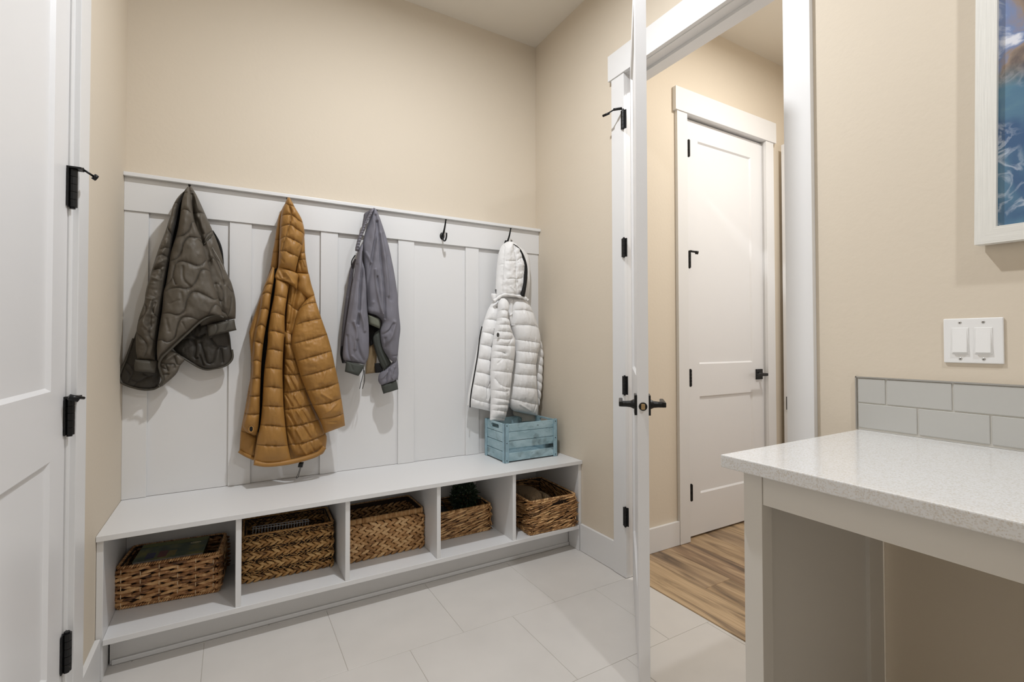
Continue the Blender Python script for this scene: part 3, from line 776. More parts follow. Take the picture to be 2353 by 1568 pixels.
# book in the left basket
def book_mat():
    m = bpy.data.materials.new('book_cover'); m.use_nodes = True; nt = m.node_tree; b = nt.nodes['Principled BSDF']; N = nt.nodes; K = nt.links
    b.inputs['Roughness'].default_value = .3
    tc = N.new('ShaderNodeTexCoord'); n = N.new('ShaderNodeTexNoise'); n.inputs['Scale'].default_value = 16; n.inputs['Detail'].default_value = 6
    K.new(tc.outputs['Object'], n.inputs['Vector']); r = N.new('ShaderNodeValToRGB'); K.new(n.outputs['Fac'], r.inputs[0]); c = r.color_ramp
    c.elements[0].position = .36; c.elements[0].color = (*s2l((38, 52, 34)), 1); c.elements[1].position = .68; c.elements[1].color = (*s2l((120, 116, 50)), 1)
    e = c.elements.new(.5); e.color = (*s2l((62, 78, 52)), 1)
    K.new(r.outputs[0], b.inputs['Base Color']); return m
fl_, fr_ = np.array([-.318, 2.319]), np.array([-.087, 2.294])
ex = fr_-fl_; BW = float(np.linalg.norm(ex)); ex /= BW; ey = np.array([-ex[1], ex[0]])
tz = math.radians(3)
bk = tag(empty('picture_book', (fl_[0], fl_[1], .283)), 'glossy green picture book with an oval sticker lying across the left basket', 'book')
mwb = frame_mw((fl_[0], fl_[1], .283), (ex[0], ex[1], 0), (ey[0]*math.cos(tz), ey[1]*math.cos(tz), math.sin(tz)), (-ey[0]*math.sin(tz), -ey[1]*math.sin(tz), math.cos(tz)))
box_rot('cover', BW, .155, .016, book_mat(), bk, mwb, .0008)
box_rot('page_block', BW-.004, .003, .0125, mat('page_edge', (150, 145, 142), .7), bk, mwb @ Matrix.Translation((.002, -.0021, .0018)))
for (a, c, wd, hh, col) in [(.035, .012, .03, .05, (44, 44, 84)), (.075, .012, .03, .055, (98, 44, 42)), (.108, .014, .026, .045, (120, 104, 44)), (.002, .12, BW-.004, .033, (98, 104, 40))]:
    box_rot('cover_patch', wd, hh, .0004, mat('cover_print', col, .35), bk, mwb @ Matrix.Translation((a, c, .0161)))
V = []; F = []
for k in range(24): a = 2*math.pi*k/24; V.append(tuple(mwb @ Vector((.190+.019*math.cos(a), .104+.0085*math.sin(a), .0168))))
F = [tuple(range(24))]
st = mesh_obj('oval_sticker', V, F, mat('sticker_cream', (206, 196, 160), .5), bk)
bm = bmesh.new()
for q in range(9): add_box(bm, .1765+q*.0031, .1765+q*.0031+.0018, .1022, .1060, .01685, .0171)
bmesh.ops.transform(bm, matrix=mwb, verts=bm.verts); bm_obj('sticker_print', bm, M['dark'], st)

# wire rack in the second basket
wr = tag(empty('wire_rack', (.2, 2.34, .145)), 'thin white wire rack standing in the second basket from the left', 'rack')
def w2(x, y): return PY(540+x/6.535, 1120+y/6.535, 2.335)
A0, A1 = w2(275, 632), w2(1105, 512)
wires = []; parts = []
for i in range(20):
    f = i/19; p = A0+(A1-A0)*f
    q = [p+[0, .028, .000], p+[0, .006, .0005], p+[-.001, 0, -.004], p+[-.004, -.004, -.040], p+[-.006, -.004, -.19]]
    parts.append(tube_geo(q, .0012, 5))
for off in ((0, .028, 0), (0, .003, -.001), (-.004, -.004, -.06), (-.006, -.004, -.19)):
    parts.append(tube_geo([A0+np.array(off)-[.004, 0, 0], A1+np.array(off)+[.004, 0, 0]], .0016, 6))
V, F = join_geo(parts); mesh_obj('wires', V, F, mat('white_coated_wire', (198, 200, 206), .35), wr, True)

# greenery in the fourth basket
def foliage(name, c, r, n, m, parent, seed, ls=.016):
    R = random.Random(seed); V = []; F = []
    for i in range(n):
        d = Vector((R.gauss(0, 1), R.gauss(0, 1), R.gauss(0, 1))).normalized(); rr = R.uniform(.55, 1.0)
        p = Vector(c)+Vector((d.x*r[0]*rr, d.y*r[1]*rr, d.z*r[2]*rr)); ax = (d+Vector((R.uniform(-.6, .6), R.uniform(-.6, .6), R.uniform(-.2, .8)))).normalized()
        s = ax.orthogonal().normalized(); s.rotate(Matrix.Rotation(R.uniform(0, 6.28), 3, ax)); up = ax.cross(s); L = ls*R.uniform(.7, 1.3); w_ = L*.28; b = len(V)
        for a, ww, hh in ((0, .15, 0), (.35, 1, .12), (.7, .75, .1), (1, .05, -.1)):
            q = p+ax*(a*L)+up*(hh*w_); V.append(q-s*(w_*ww)); V.append(q+up*(-.25*w_)); V.append(q+s*(w_*ww))
        for k in range(3):
            F.append((b+3*k, b+3*k+1, b+3*k+4, b+3*k+3)); F.append((b+3*k+1, b+3*k+2, b+3*k+5, b+3*k+4))
    return mesh_obj(name, V, F, m, parent)
gp = tag(empty('artificial_plant', (1.105, 2.395, .145)), 'dark green bushy plant sitting in the low basket, second cubby from the right', 'plant')
g = foliage('foliage', (1.105, 2.40, .298), (.075, .062, .088), 1300, mat('dark_leaf', (46, 62, 40), .4, var=.3, vscale=40), gp, 5); g['kind'] = 'stuff'
lathe('pot', [(.03, 0), (.045, .06), (.047, .075), (.040, .075), (.036, .06)], M['black'], gp, Matrix.Translation((1.105, 2.40, .1445)), 20)
V = []; F = []
pc = tag(empty('black_pouch', (.955, 2.39, .145)), 'black rounded pouch beside the plant in the low basket', 'bag')
bm = bmesh.new(); bmesh.ops.create_uvsphere(bm, u_segments=24, v_segments=16, radius=1)
for v in bm.verts:
    x, yv, zz = v.co; v.co = (.955+.058*math.copysign(abs(x)**.8, x), 2.39+.055*math.copysign(abs(yv)**.8, yv), .145+.062*(1+math.copysign(abs(zz)**.8, zz))+.004*math.sin(9*x)*math.cos(7*zz))
bm_obj('bag_body', bm, mat('black_fabric', (17, 17, 20), .6), pc, True)
tube('bag_strap', spline([(.925, 2.39, .262), (.935, 2.385, .290), (.955, 2.385, .300), (.975, 2.385, .290), (.985, 2.39, .262)], 5), .004, mat('black_strap', (22, 22, 26), .5), pc)

# open-knit bundle in the right basket
def knit():
    nx, ny = 150, 190; u = np.linspace(0, 1, nx); v = np.linspace(0, 1, ny); U, V_ = np.meshgrid(u, v, indexing='xy')
    X = 1.365+.15*U+.012*np.sin(5*V_); Y = 2.135+.30*V_
    Z = .285+.035*np.sin(np.pi*U)**.7*(.55+.45*np.cos(2.2*V_))+.02*(U < .5)*np.sin(np.pi*V_)-.05*np.exp(-((U-.58)/.05)**2)*.5
    a = U*13; b = V_*21; a = a+.5*(np.floor(b) % 2); ca = a % 1-.5; cb = b % 1-.5
    cell = np.exp(-((ca/.26)**2+(cb/.30)**2)); Z = Z-.013*cell+.0035*np.sin(b*2*np.pi*2+a*6)*(1-cell)
    ed = np.minimum(np.minimum(U, 1-U), np.minimum(V_, 1-V_)); Z = Z-.10*np.exp(-ed/.03)
    top = np.stack([X, Y, Z], -1).reshape(-1, 3)
    F = [(j*nx+i, j*nx+i+1, (j+1)*nx+i+1, (j+1)*nx+i) for j in range(ny-1) for i in range(nx-1)]
    return top, F
V, F = knit(); kn = mesh_obj('knitted_throw', V, F, mat('taupe_cotton_cord', (148, 128, 102), .85, bump=.5, bscale=400), None, True, origin=(1.44, 2.28, .15))
tag(kn, 'taupe open-knit throw folded inside the right end basket', 'throw')

# ------------------------------------------------------------------ cloth panels
def vnoise(x, y, seed=0):
    xi = np.floor(x).astype(int); yi = np.floor(y).astype(int); fx = x-xi; fy = y-yi
    fx = fx*fx*(3-2*fx); fy = fy*fy*(3-2*fy)
    def h(a, b):
        n = (a*374761393+b*668265263+seed*974634777) & 0xffffffff
        n = ((n ^ (n >> 13))*1274126177) & 0xffffffff
        return ((n ^ (n >> 16)) & 0xffff)/65535.0
    return (h(xi, yi)*(1-fx)+h(xi+1, yi)*fx)*(1-fy)+(h(xi, yi+1)*(1-fx)+h(xi+1, yi+1)*fx)*fy
def fbm(x, y, seed=0, o=3):
    r = 0; a = .5
    for i in range(o): r = r+a*(vnoise(x*2**i, y*2**i, seed+i)-.5); a *= .5
    return r
def Zt(ox, oy, s): return lambda *p: [(ox+x/s, oy+y/s) for x, y in p]
ZA = Zt(270, 420, 6.271); Zb = Zt(270, 660, 6.271); Zc = Zt(560, 450, 4.9); Zd = Zt(540, 760, 4.612)
Ze = Zt(770, 470, 7.125); Zf = Zt(770, 690, 6.82); Zg = Zt(1060, 540, 7.125); Zh = Zt(1060, 740, 6.535)
def resample(pts, n, smooth=True):
    P = [np.array(p, float) for p in pts]
    if smooth and len(P) > 2: P = spline(P, 5)
    P = np.array(P); d = np.r_[0, np.cumsum(np.linalg.norm(np.diff(P, axis=0), axis=1))]; t = np.linspace(0, d[-1], n)
    return np.stack([np.interp(t, d, P[:, k]) for k in range(P.shape[1])], 1)
def un(P, y):
    """pixels -> world points on the vertical plane at depth y"""
    P = np.asarray(P, float); d = RT[None, :]*((P[:, 0]-CX)/FPX)[:, None]+UP[None, :]*((CY-P[:, 1])/FPX)[:, None]+FW[None, :]
    t = y/d[:, 1]; return CAM[None, :]+d*t[:, None]
def seg_dist(X, Z, poly):
    best = np.full(X.shape, 9.0)
    for a, b in zip(poly[:-1], poly[1:]):
        dx, dz = b-a; L2 = dx*dx+dz*dz+1e-12; t = np.clip(((X-a[0])*dx+(Z-a[1])*dz)/L2, 0, 1)
        best = np.minimum(best, np.hypot(X-a[0]-t*dx, Z-a[1]-t*dz))
    return best
def panel(name, m, parent, L, R, y, d=.02, back=.012, seams=(), puff=.008, sw=.010, tseams=(), folds=(), wr=.0, wscale=(30, 12), crease=0.0, step=.0024, p=2.4, seed=0, endp=6, shear=None):
    """closed cushion between two outlines; seams are stitched valleys, folds are (polyline, width, height)"""
    Lw, Rw = un(L, y), un(R, y)
    hh = max(np.linalg.norm(np.diff(Lw, axis=0), axis=1).sum(), np.linalg.norm(np.diff(Rw, axis=0), axis=1).sum())
    n = int(np.clip(hh/step, 10, 330)); Lr = resample(Lw, n); Rr = resample(Rw, n)
    wd = np.linalg.norm(Lr-Rr, axis=1).max(); k = int(np.clip(wd/step, 8, 200))
    s = np.linspace(0, 1, k); t = np.linspace(0, 1, n); S, T = np.meshgrid(s, t)
    P = Lr[:, None, :]*(1-S[..., None])+Rr[:, None, :]*S[..., None]
    X, Z = P[..., 0].copy(), P[..., 2].copy()
    prof = np.clip(1-np.abs(2*S-1)**p, 0, 1)**.5*np.clip(1-np.abs(2*T-1)**endp, 0, 1)**.5
    disp = d*prof
    dm = np.full(X.shape, 9.0); has = False
    for sm in seams:
        q = resample(un(sm, y)[:, [0, 2]], max(4, 3*len(sm)), True); dm = np.minimum(dm, seg_dist(X, Z, q)); has = True
    for a, b in tseams:
        ia, ib = a*(n-1), b*(n-1); pa = np.array([np.interp(ia, range(n), Lr[:, c]) for c in (0, 2)]); pb = np.array([np.interp(ib, range(n), Rr[:, c]) for c in (0, 2)])
        dm = np.minimum(dm, seg_dist(X, Z, np.array([pa, pb]))); has = True
    edge = prof**1.2
    thread_and_shade = np.exp(-(dm/.0016)**2) if has else np.zeros(X.shape)  # dark seam lines: stitch thread plus painted crease shade
    if has:
        disp = disp+edge*puff*(1-np.exp(-dm/sw))-edge*puff*.20*np.exp(-(dm/.0028)**2)
        if crease: disp = disp+edge*crease*fbm(X*95+Z*14, Z*22-X*10, seed+5)*2*np.exp(-dm/.016)
    for f in folds:
        q = resample(un(f[0], y)[:, [0, 2]], max(5, 4*len(f[0])), True); dd = seg_dist(X, Z, q); disp = disp+edge*f[2]*np.exp(-(dd/f[1])**2)
    if wr: disp = disp+edge*wr*2*fbm(X*wscale[0], Z*wscale[1], seed)
    Yf = y-disp; Yb = y+back*prof+1e-4
    front = np.stack([X, Yf, Z], -1).reshape(-1, 3)
    bs = 3; bi = sorted(set(list(range(0, n, bs))+[n-1])) ; 
    backv = np.stack([X, Yb, Z], -1).reshape(-1, 3)
    idx = np.arange(n*k).reshape(n, k)
    a, b, c, e = idx[:-1, :-1], idx[:-1, 1:], idx[1:, 1:], idx[1:, :-1]
    Ff = np.stack([a, e, c, b], -1).reshape(-1, 4)
    N0 = n*k; Fb = np.stack([a, b, c, e], -1).reshape(-1, 4)+N0
    V = np.concatenate([front, backv]); F = [Ff, Fb]
    # close the rim
    ring = list(idx[0, :])+list(idx[1:, -1])+list(idx[-1, -2::-1])+list(idx[-2:0:-1, 0]); ring = np.array(ring)
    nx_ = np.roll(ring, -1); F.append(np.stack([ring, nx_, nx_+N0, ring+N0], -1)); F = np.concatenate(F)
    off = np.array(wl(parent)) if parent is not None else 0
    V = V-off
    me = bpy.data.meshes.new(name); me.vertices.add(len(V)); me.vertices.foreach_set('co', V.astype(np.float32).ravel())
    me.loops.add(F.size); me.loops.foreach_set('vertex_index', F.astype(np.int32).ravel())
    me.polygons.add(len(F)); me.polygons.foreach_set('loop_start', np.arange(0, F.size, 4, dtype=np.int32)); me.polygons.foreach_set('loop_total', np.full(len(F), 4, dtype=np.int32))
    me.update(calc_edges=True); me.validate(); me.polygons.foreach_set('use_smooth', [True]*len(me.polygons)); me.materials.append(m)
    at = me.attributes.new('thread_and_shade', 'FLOAT', 'POINT'); at.data.foreach_set('value', np.concatenate([thread_and_shade.ravel(), thread_and_shade.ravel()*0]).astype(np.float32))
    return link(bpy.data.objects.new(name, me), parent)
def cord(name, m, parent, pts, y, r, k=6, n=8, dy=None):
    W = un(pts, y)
    if dy is not None: W[:, 1] += np.array(dy)
    return tube(name, spline(W, k), r, m, parent, n)
def nylon(name, rgb, rough=.42, var=.08, bump=.35, bscale=90, sheen=.0, spec=.35, thr=.75):
    m = mat(name, rgb, rough, var=var, vscale=14, bump=bump, bscale=bscale, sheen=sheen, spec=spec)
    nt = m.node_tree; b = nt.nodes['Principled BSDF']; src = b.inputs['Base Color'].links[0].from_socket
    a = nt.nodes.new('ShaderNodeAttribute'); a.attribute_name = 'thread_and_shade'
    mul = nt.nodes.new('ShaderNodeMath'); mul.operation = 'MULTIPLY'; mul.inputs[1].default_value = thr; nt.links.new(a.outputs['Fac'], mul.inputs[0])
    mx = nt.nodes.new('ShaderNodeMixRGB'); nt.links.new(mul.outputs[0], mx.inputs[0]); nt.links.new(src, mx.inputs[1]); mx.inputs[2].default_value = (*[c*.25 for c in s2l(rgb)], 1)  # stitch colour and crease shade mixed into the base colour
    nt.links.new(mx.outputs[0], b.inputs['Base Color'])
    return m

# ---------------- olive quilted jacket
MOZ = mat('grey_zip_tape', (170, 168, 162), .5)
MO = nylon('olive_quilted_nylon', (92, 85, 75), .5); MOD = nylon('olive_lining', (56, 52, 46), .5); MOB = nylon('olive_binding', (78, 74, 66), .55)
oj = tag(empty('olive_jacket', tuple(un([(436, 430)], 2.43)[0])), 'dark olive quilted liner jacket hanging nearest the left wall', 'jacket')
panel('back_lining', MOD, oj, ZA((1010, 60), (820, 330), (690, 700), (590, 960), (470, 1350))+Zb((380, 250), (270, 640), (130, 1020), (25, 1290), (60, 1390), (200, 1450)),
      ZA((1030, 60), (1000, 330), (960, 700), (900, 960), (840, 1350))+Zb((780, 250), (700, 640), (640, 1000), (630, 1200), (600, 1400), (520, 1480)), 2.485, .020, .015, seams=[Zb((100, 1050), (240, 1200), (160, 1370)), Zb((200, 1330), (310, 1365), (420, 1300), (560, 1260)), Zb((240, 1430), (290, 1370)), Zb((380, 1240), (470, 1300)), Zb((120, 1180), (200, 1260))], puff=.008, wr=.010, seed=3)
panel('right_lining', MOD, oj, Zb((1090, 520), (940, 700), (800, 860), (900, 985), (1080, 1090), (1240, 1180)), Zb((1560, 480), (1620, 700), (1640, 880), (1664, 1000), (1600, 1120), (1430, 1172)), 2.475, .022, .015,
      seams=[Zb((870, 790), (1000, 745), (1100, 780), (1130, 900), (1110, 1010), (1160, 1020)), Zb((1050, 640), (1100, 700), (1180, 725), (1260, 680)), Zb((1200, 800), (1240, 920), (1290, 1080), (1380, 1080), (1440, 900), (1490, 850)), Zb((1490, 880), (1520, 1080)), Zb((1350, 740), (1420, 840), (1560, 860)), Zb((1190, 980), (1240, 1120))], puff=.010, sw=.008, wr=.012, seed=4)
panel('back_panel', MO, oj, ZA((1035, 60), (1000, 500), (1000, 1000), (1050, 1500))+Zb((1100, 300), (1200, 560)), ZA((1060, 55), (1150, 200), (1260, 440), (1370, 690), (1440, 850), (1510, 1060), (1550, 1250), (1640, 1440))+Zb((1695, 150), (1705, 300), (1700, 455)), 2.450, .040, .02,
      seams=[ZA((1060, 150), (1140, 150)), ZA((1080, 450), (1150, 470), (1240, 465)), ZA((1225, 880), (1290, 790), (1380, 690)), ZA((1240, 915), (1310, 830), (1380, 745)), ZA((1300, 1180), (1390, 1110), (1470, 1230), (1510, 1360), (1540, 1480)), ZA((1370, 1000), (1420, 1110), (1510, 1165)), ZA((1380, 1480), (1450, 1470), (1520, 1568)), Zb((1420, 130), (1500, 220), (1530, 100), (1490, 0)), Zb((1590, 0), (1640, 60), (1690, 70)), Zb((1440, 330), (1560, 380), (1600, 450)), Zb((1640, 160), (1630, 280), (1600, 400))],
      folds=[(ZA((1075, 200), (1110, 560), (1180, 720), (1240, 900)), .008, -.020), (ZA((1150, 560), (1230, 760)), .006, -.012), (ZA((1140, 240), (1200, 430)), .008, .010), (ZA((1300, 900), (1400, 1150), (1530, 1400)), .010, .010), (Zb((1480, 0), (1580, 300)), .012, .010)], puff=.009, wr=.014, crease=.004, seed=5)
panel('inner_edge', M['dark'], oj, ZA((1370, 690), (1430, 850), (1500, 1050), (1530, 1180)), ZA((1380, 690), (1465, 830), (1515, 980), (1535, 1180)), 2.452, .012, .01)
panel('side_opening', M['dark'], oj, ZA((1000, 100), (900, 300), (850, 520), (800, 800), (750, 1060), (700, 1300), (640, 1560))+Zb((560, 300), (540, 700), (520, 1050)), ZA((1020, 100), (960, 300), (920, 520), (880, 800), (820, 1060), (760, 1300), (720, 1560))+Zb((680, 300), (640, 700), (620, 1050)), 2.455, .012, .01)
slv = panel('sleeve', MO, oj, ZA((975, 120), (890, 210), (805, 340), (760, 520), (715, 660), (640, 860), (590, 990), (490, 1300))+Zb((410, 60), (385, 230), (300, 480), (268, 700), (262, 900), (290, 1045)), ZA((985, 130), (930, 230), (890, 340), (850, 560), (800, 780), (755, 1060), (700, 1330))+Zb((650, 120), (600, 450), (570, 700), (550, 900), (540, 1060)), 2.435, .042, .02,
      seams=[ZA((810, 320), (890, 325)), ZA((730, 600), (745, 690), (800, 780)), ZA((640, 985), (700, 965), (775, 958)), Zb((375, 225), (425, 270), (432, 370), (345, 470), (290, 520)), Zb((530, 200), (525, 360), (615, 460)), Zb((285, 650), (380, 740), (440, 810), (445, 900), (400, 1000)), ZA((500, 1280), (600, 1250), (660, 1300), (640, 1400)), Zb((500, 560), (480, 700), (540, 780)), ZA((560, 1100), (640, 1060), (740, 1090))],
      folds=[(ZA((740, 880), (640, 1110), (560, 1200)), .006, .008), (ZA((720, 1130), (600, 1200)), .005, .010), (ZA((690, 1230), (560, 1250)), .005, -.010), (ZA((640, 1420), (500, 1380)), .006, .008), (Zb((530, 180), (470, 330), (400, 500), (480, 620)), .006, .010), (Zb((420, 170), (520, 190)), .004, .006), (Zb((560, 240), (500, 420), (480, 560)), .005, -.010)], puff=.010, sw=.009, wr=.016, wscale=(26, 26), crease=.004, seed=6)
panel('sleeve_cuff', MOB, oj, Zb((250, 1042), (240, 1130), (248, 1212)), Zb((565, 1062), (560, 1140), (540, 1235)), 2.425, .026, .02, p=2.2, wr=.002)
panel('sleeve_cuff', MOB, oj, Zb((1290, 545), (1290, 640), (1310, 715)), Zb((1685, 465), (1700, 560), (1716, 620)), 2.425, .020, .02, seams=[Zb((1420, 530), (1440, 600), (1400, 700)), Zb((1600, 500), (1550, 620))], puff=.005, wr=.006)
panel('facing', MO, oj, Zb((700, 900), (625, 1040), (600, 1200), (635, 1350), (600, 1450)), Zb((770, 905), (960, 1035), (905, 1130), (840, 1260), (650, 1430)), 2.445, .016, .012,
      seams=[Zb((640, 1090), (720, 1110), (820, 1110), (830, 1160)), Zb((700, 1110), (730, 1200)), Zb((610, 1130), (700, 1180)), Zb((640, 1260), (740, 1250)), Zb((820, 1000), (860, 1110), (905, 1110))], puff=.008, sw=.007, wr=.010, seed=8)
OSEAM = [ZA((925, 425), (990, 420), (1065, 465)), ZA((850, 780), (950, 792), (1040, 720), (1075, 610), (1115, 575)), ZA((770, 1132), (860, 1110), (930, 1020), (960, 900), (1040, 812), (1120, 818), (1210, 810)),
      ZA((690, 1500), (790, 1400), (815, 1300), (850, 1190), (930, 1148), (1030, 1170), (1140, 1212), (1220, 1200), (1275, 1130)), ZA((810, 1380), (850, 1480)), ZA((700, 1568), (780, 1530), (900, 1525), (1010, 1545), (1110, 1480), (1160, 1380), (1200, 1290), (1270, 1265), (1340, 1285)),
      Zb((660, 385), (760, 380), (880, 412), (970, 350), (1010, 200), (1070, 100), (1150, 78), (1260, 120), (1390, 187), (1450, 160)), Zb((590, 765), (660, 760), (740, 795), (830, 740), (865, 620), (900, 500), (970, 435), (1080, 440), (1190, 478), (1300, 420), (1360, 310), (1430, 255), (1490, 300)), ZA((1180, 840), (1260, 900)), ZA((960, 170), (1010, 160))]
panel('front_flap', MO, oj, ZA((1005, 60), (935, 250), (900, 500), (850, 750), (770, 1000), (740, 1200), (700, 1450))+Zb((665, 80), (640, 350), (600, 600), (570, 850), (575, 1050)), ZA((1030, 60), (1065, 250), (1105, 530), (1200, 790), (1290, 1100), (1385, 1450))+Zb((1440, 100), (1500, 330), (1515, 425), (1380, 412), (1200, 490), (1000, 665), (760, 880), (650, 980), (595, 1080)), 2.405, .040, .03,
      seams=OSEAM, folds=[(ZA((1030, 250), (1090, 560), (1180, 800)), .010, .008), (ZA((1020, 400), (900, 900)), .02, .010), (ZA((950, 1230), (960, 1400), (1050, 1500)), .005, -.006), (Zb((760, 250), (900, 200)), .004, -.004), (Zb((930, 100), (960, 300)), .006, -.005), (Zb((720, 470), (760, 640)), .006, -.005), (Zb((950, 520), (1000, 620)), .004, -.005)], puff=.0105, sw=.009, wr=.010, wscale=(22, 16), crease=.003, seed=7)
cord('hem_binding', MOB, oj, Zb((1530, 440), (1440, 405), (1340, 425), (1200, 500), (1000, 680), (760, 905), (650, 1010), (598, 1110), (610, 1230), (640, 1340), (590, 1430)), 2.392, .0042, 6, 8, [.0, -.004, -.006, -.01, -.012, -.012, -.01, 0, .02, .03, .04])
cord('hem_binding', MOB, oj, Zb((230, 740), (130, 1020), (45, 1220), (25, 1300), (70, 1385), (200, 1440), (380, 1480), (520, 1470), (600, 1430)), 2.475, .0042, 6)
cord('hem_binding', MOB, oj, Zb((760, 905), (960, 1030), (1230, 1180), (1420, 1170), (1570, 1125), (1655, 1030), (1650, 900)), 2.462, .0042, 6)
cord('zip_piping', MOZ, oj, ZA((1320, 800), (1360, 920), (1430, 1040), (1490, 1150), (1540, 1260)), 2.408, .0007, 5)
cord('collar_edge', MOB, oj, ZA((1250, 890), (1300, 820), (1370, 745)), 2.403, .0025, 5)

# ---------------- brown puffer jacket
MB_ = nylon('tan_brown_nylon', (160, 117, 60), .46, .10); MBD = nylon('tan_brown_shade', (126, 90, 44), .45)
bj = tag(empty('brown_puffer_jacket', tuple(un([(660, 458)], 2.43)[0])), 'long tan brown hooded puffer jacket on the second hook from the left', 'jacket')
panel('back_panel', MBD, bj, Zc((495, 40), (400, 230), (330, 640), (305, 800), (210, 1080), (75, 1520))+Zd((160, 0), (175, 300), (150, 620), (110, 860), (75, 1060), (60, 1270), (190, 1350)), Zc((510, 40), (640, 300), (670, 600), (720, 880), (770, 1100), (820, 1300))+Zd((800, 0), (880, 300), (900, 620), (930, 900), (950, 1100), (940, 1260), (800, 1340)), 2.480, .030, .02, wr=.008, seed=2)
panel('hood_back', MB_, bj, Zc((455, 110), (415, 180), (388, 250), (350, 500), (325, 640), (302, 800)), Zc((465, 115), (430, 200), (412, 380), (398, 600), (388, 780), (365, 850)), 2.455, .016, .015, seams=[Zc((320, 640), (390, 640)), Zc((345, 500), (400, 500))], puff=.006)
panel('left_side', MB_, bj, Zc((215, 1060), (120, 1330), (62, 1520))+Zd((150, 60), (168, 300), (172, 450), (140, 620), (100, 860), (62, 1060), (48, 1250), (42, 1285)), Zc((260, 1100), (200, 1400), (180, 1560))+Zd((220, 100), (210, 400), (190, 600), (170, 800), (170, 900), (200, 1080), (230, 1130), (205, 1330), (200, 1360)), 2.462, .020, .02, seams=[Zd((60, 1060), (140, 1080), (230, 1130)), Zd((100, 870), (160, 890)), Zd((140, 640), (180, 650))], puff=.009, wr=.006, seed=3)
cord('hem_band', MB_, bj, Zd((45, 1275), (120, 1320), (205, 1358)), 2.455, .0085)
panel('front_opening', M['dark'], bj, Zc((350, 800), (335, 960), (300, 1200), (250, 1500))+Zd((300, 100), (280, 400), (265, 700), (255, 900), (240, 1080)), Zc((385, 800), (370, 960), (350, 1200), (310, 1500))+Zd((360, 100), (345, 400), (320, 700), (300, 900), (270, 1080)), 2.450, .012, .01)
panel('left_sleeve', MB_, bj, Zc((325, 800), (265, 930), (205, 1090), (180, 1280), (130, 1500))+Zd((195, 120), (180, 310), (172, 500), (148, 690), (118, 870), (82, 1010), (130, 1085)), Zc((348, 815), (338, 960), (312, 1110), (288, 1290), (248, 1500))+Zd((300, 150), (282, 330), (272, 520), (266, 700), (262, 880), (248, 1030), (225, 1110)), 2.425, .034, .02,
      seams=[Zc((205, 1085), (260, 1005), (330, 1010)), Zc((188, 1130), (250, 1097), (315, 1120)), Zc((180, 1280), (250, 1275), (285, 1310)), Zc((130, 1490), (190, 1450), (245, 1490)), Zd((195, 110), (250, 120), (295, 150)), Zd((185, 320), (230, 310), (280, 335)), Zd((178, 505), (230, 497), (268, 512)), Zd((148, 687), (262, 690)), Zd((115, 877), (262, 880))], puff=.014, sw=.009, wr=.006, crease=.008, seed=4)
W = un(Zd((170, 1045)), 2.39)[0]
V = []; F = []
ring = [W+np.array([.0085*math.cos(a), -.006+.002*math.sin(a), .0125*math.sin(a)]) for a in [2*math.pi*i/20 for i in range(20)]]
hl = tube('cuff_edge', ring, .0026, MB_, bj, 8, True)
lathe('cuff_opening', [(.0085, 0), (.0085, .004)], M['dark'], hl, frame_mw(tuple(W+[0, -.003, 0]), (1, 0, 0), (0, 0, 1.45), (0, -1, 0)), 20)
panel('side_panel', MB_, bj, Zd((515, 0), (520, 300), (510, 600), (515, 850), (545, 1100), (590, 1365), (594, 1395)), Zd((600, 0), (650, 280), (710, 470), (760, 620), (820, 790), (890, 940), (960, 1090), (972, 1150), (960, 1250), (935, 1300), (890, 1325)), 2.435, .030, .02,
      seams=[Zd((515, 140), (605, 145)), Zd((510, 290), (580, 302), (650, 300)), Zd((510, 460), (600, 465), (690, 452)), Zd((510, 652), (620, 640), (750, 610)), Zd((530, 833), (660, 812), (810, 780)), Zd((540, 1018), (700, 985), (890, 940)), Zd((540, 1208), (750, 1170), (950, 1090)), Zd((590, 1360), (760, 1325), (940, 1250))],
      folds=[(Zd((530, 350), (600, 450)), .004, -.006), (Zd((520, 480), (560, 560), (600, 640)), .005, .008), (Zd((560, 480), (640, 620)), .004, -.007), (Zd((530, 680), (600, 790)), .004, -.008), (Zd((620, 680), (680, 780)), .005, .006), (Zd((560, 880), (640, 1000)), .005, -.010), (Zd((640, 840), (720, 960)), .005, .008), (Zd((700, 840), (770, 950)), .004, -.006), (Zd((550, 1050), (620, 1180)), .006, -.014), (Zd((640, 1040), (700, 1150)), .005, .009), (Zd((720, 1010), (790, 1120)), .004, -.008), (Zd((560, 1220), (620, 1350)), .005, -.012), (Zd((680, 1200), (750, 1310)), .005, .008), (Zd((780, 1180), (850, 1290)), .004, -.006)], puff=.013, sw=.011, wr=.010, wscale=(40, 16), crease=.010, seed=5)
panel('chest_panel', MB_, bj, Zc((505, 960), (490, 1180), (470, 1400), (470, 1568)), Zc((610, 1030), (720, 1160), (640, 1280), (590, 1420), (580, 1568)), 2.430, .028, .02, seams=[Zc((485, 1210), (545, 1250)), Zc((550, 1260), (625, 1310)), Zc((465, 1430), (500, 1440))], folds=[(Zc((595, 1060), (560, 1220), (530, 1420), (500, 1520)), .010, -.020), (Zc((520, 1000), (510, 1200)), .006, -.01)], puff=.009, wr=.012, crease=.008, seed=6)
panel('shoulder', MB_, bj, Zc((600, 870), (605, 960), (600, 1045), (700, 1150), (725, 1165)), Zc((735, 880), (762, 1000), (793, 1100), (792, 1130), (735, 1168)), 2.415, .030, .03, puff=.0, folds=[(Zc((640, 940), (700, 1100)), .02, .008)], wr=.006, seed=7)
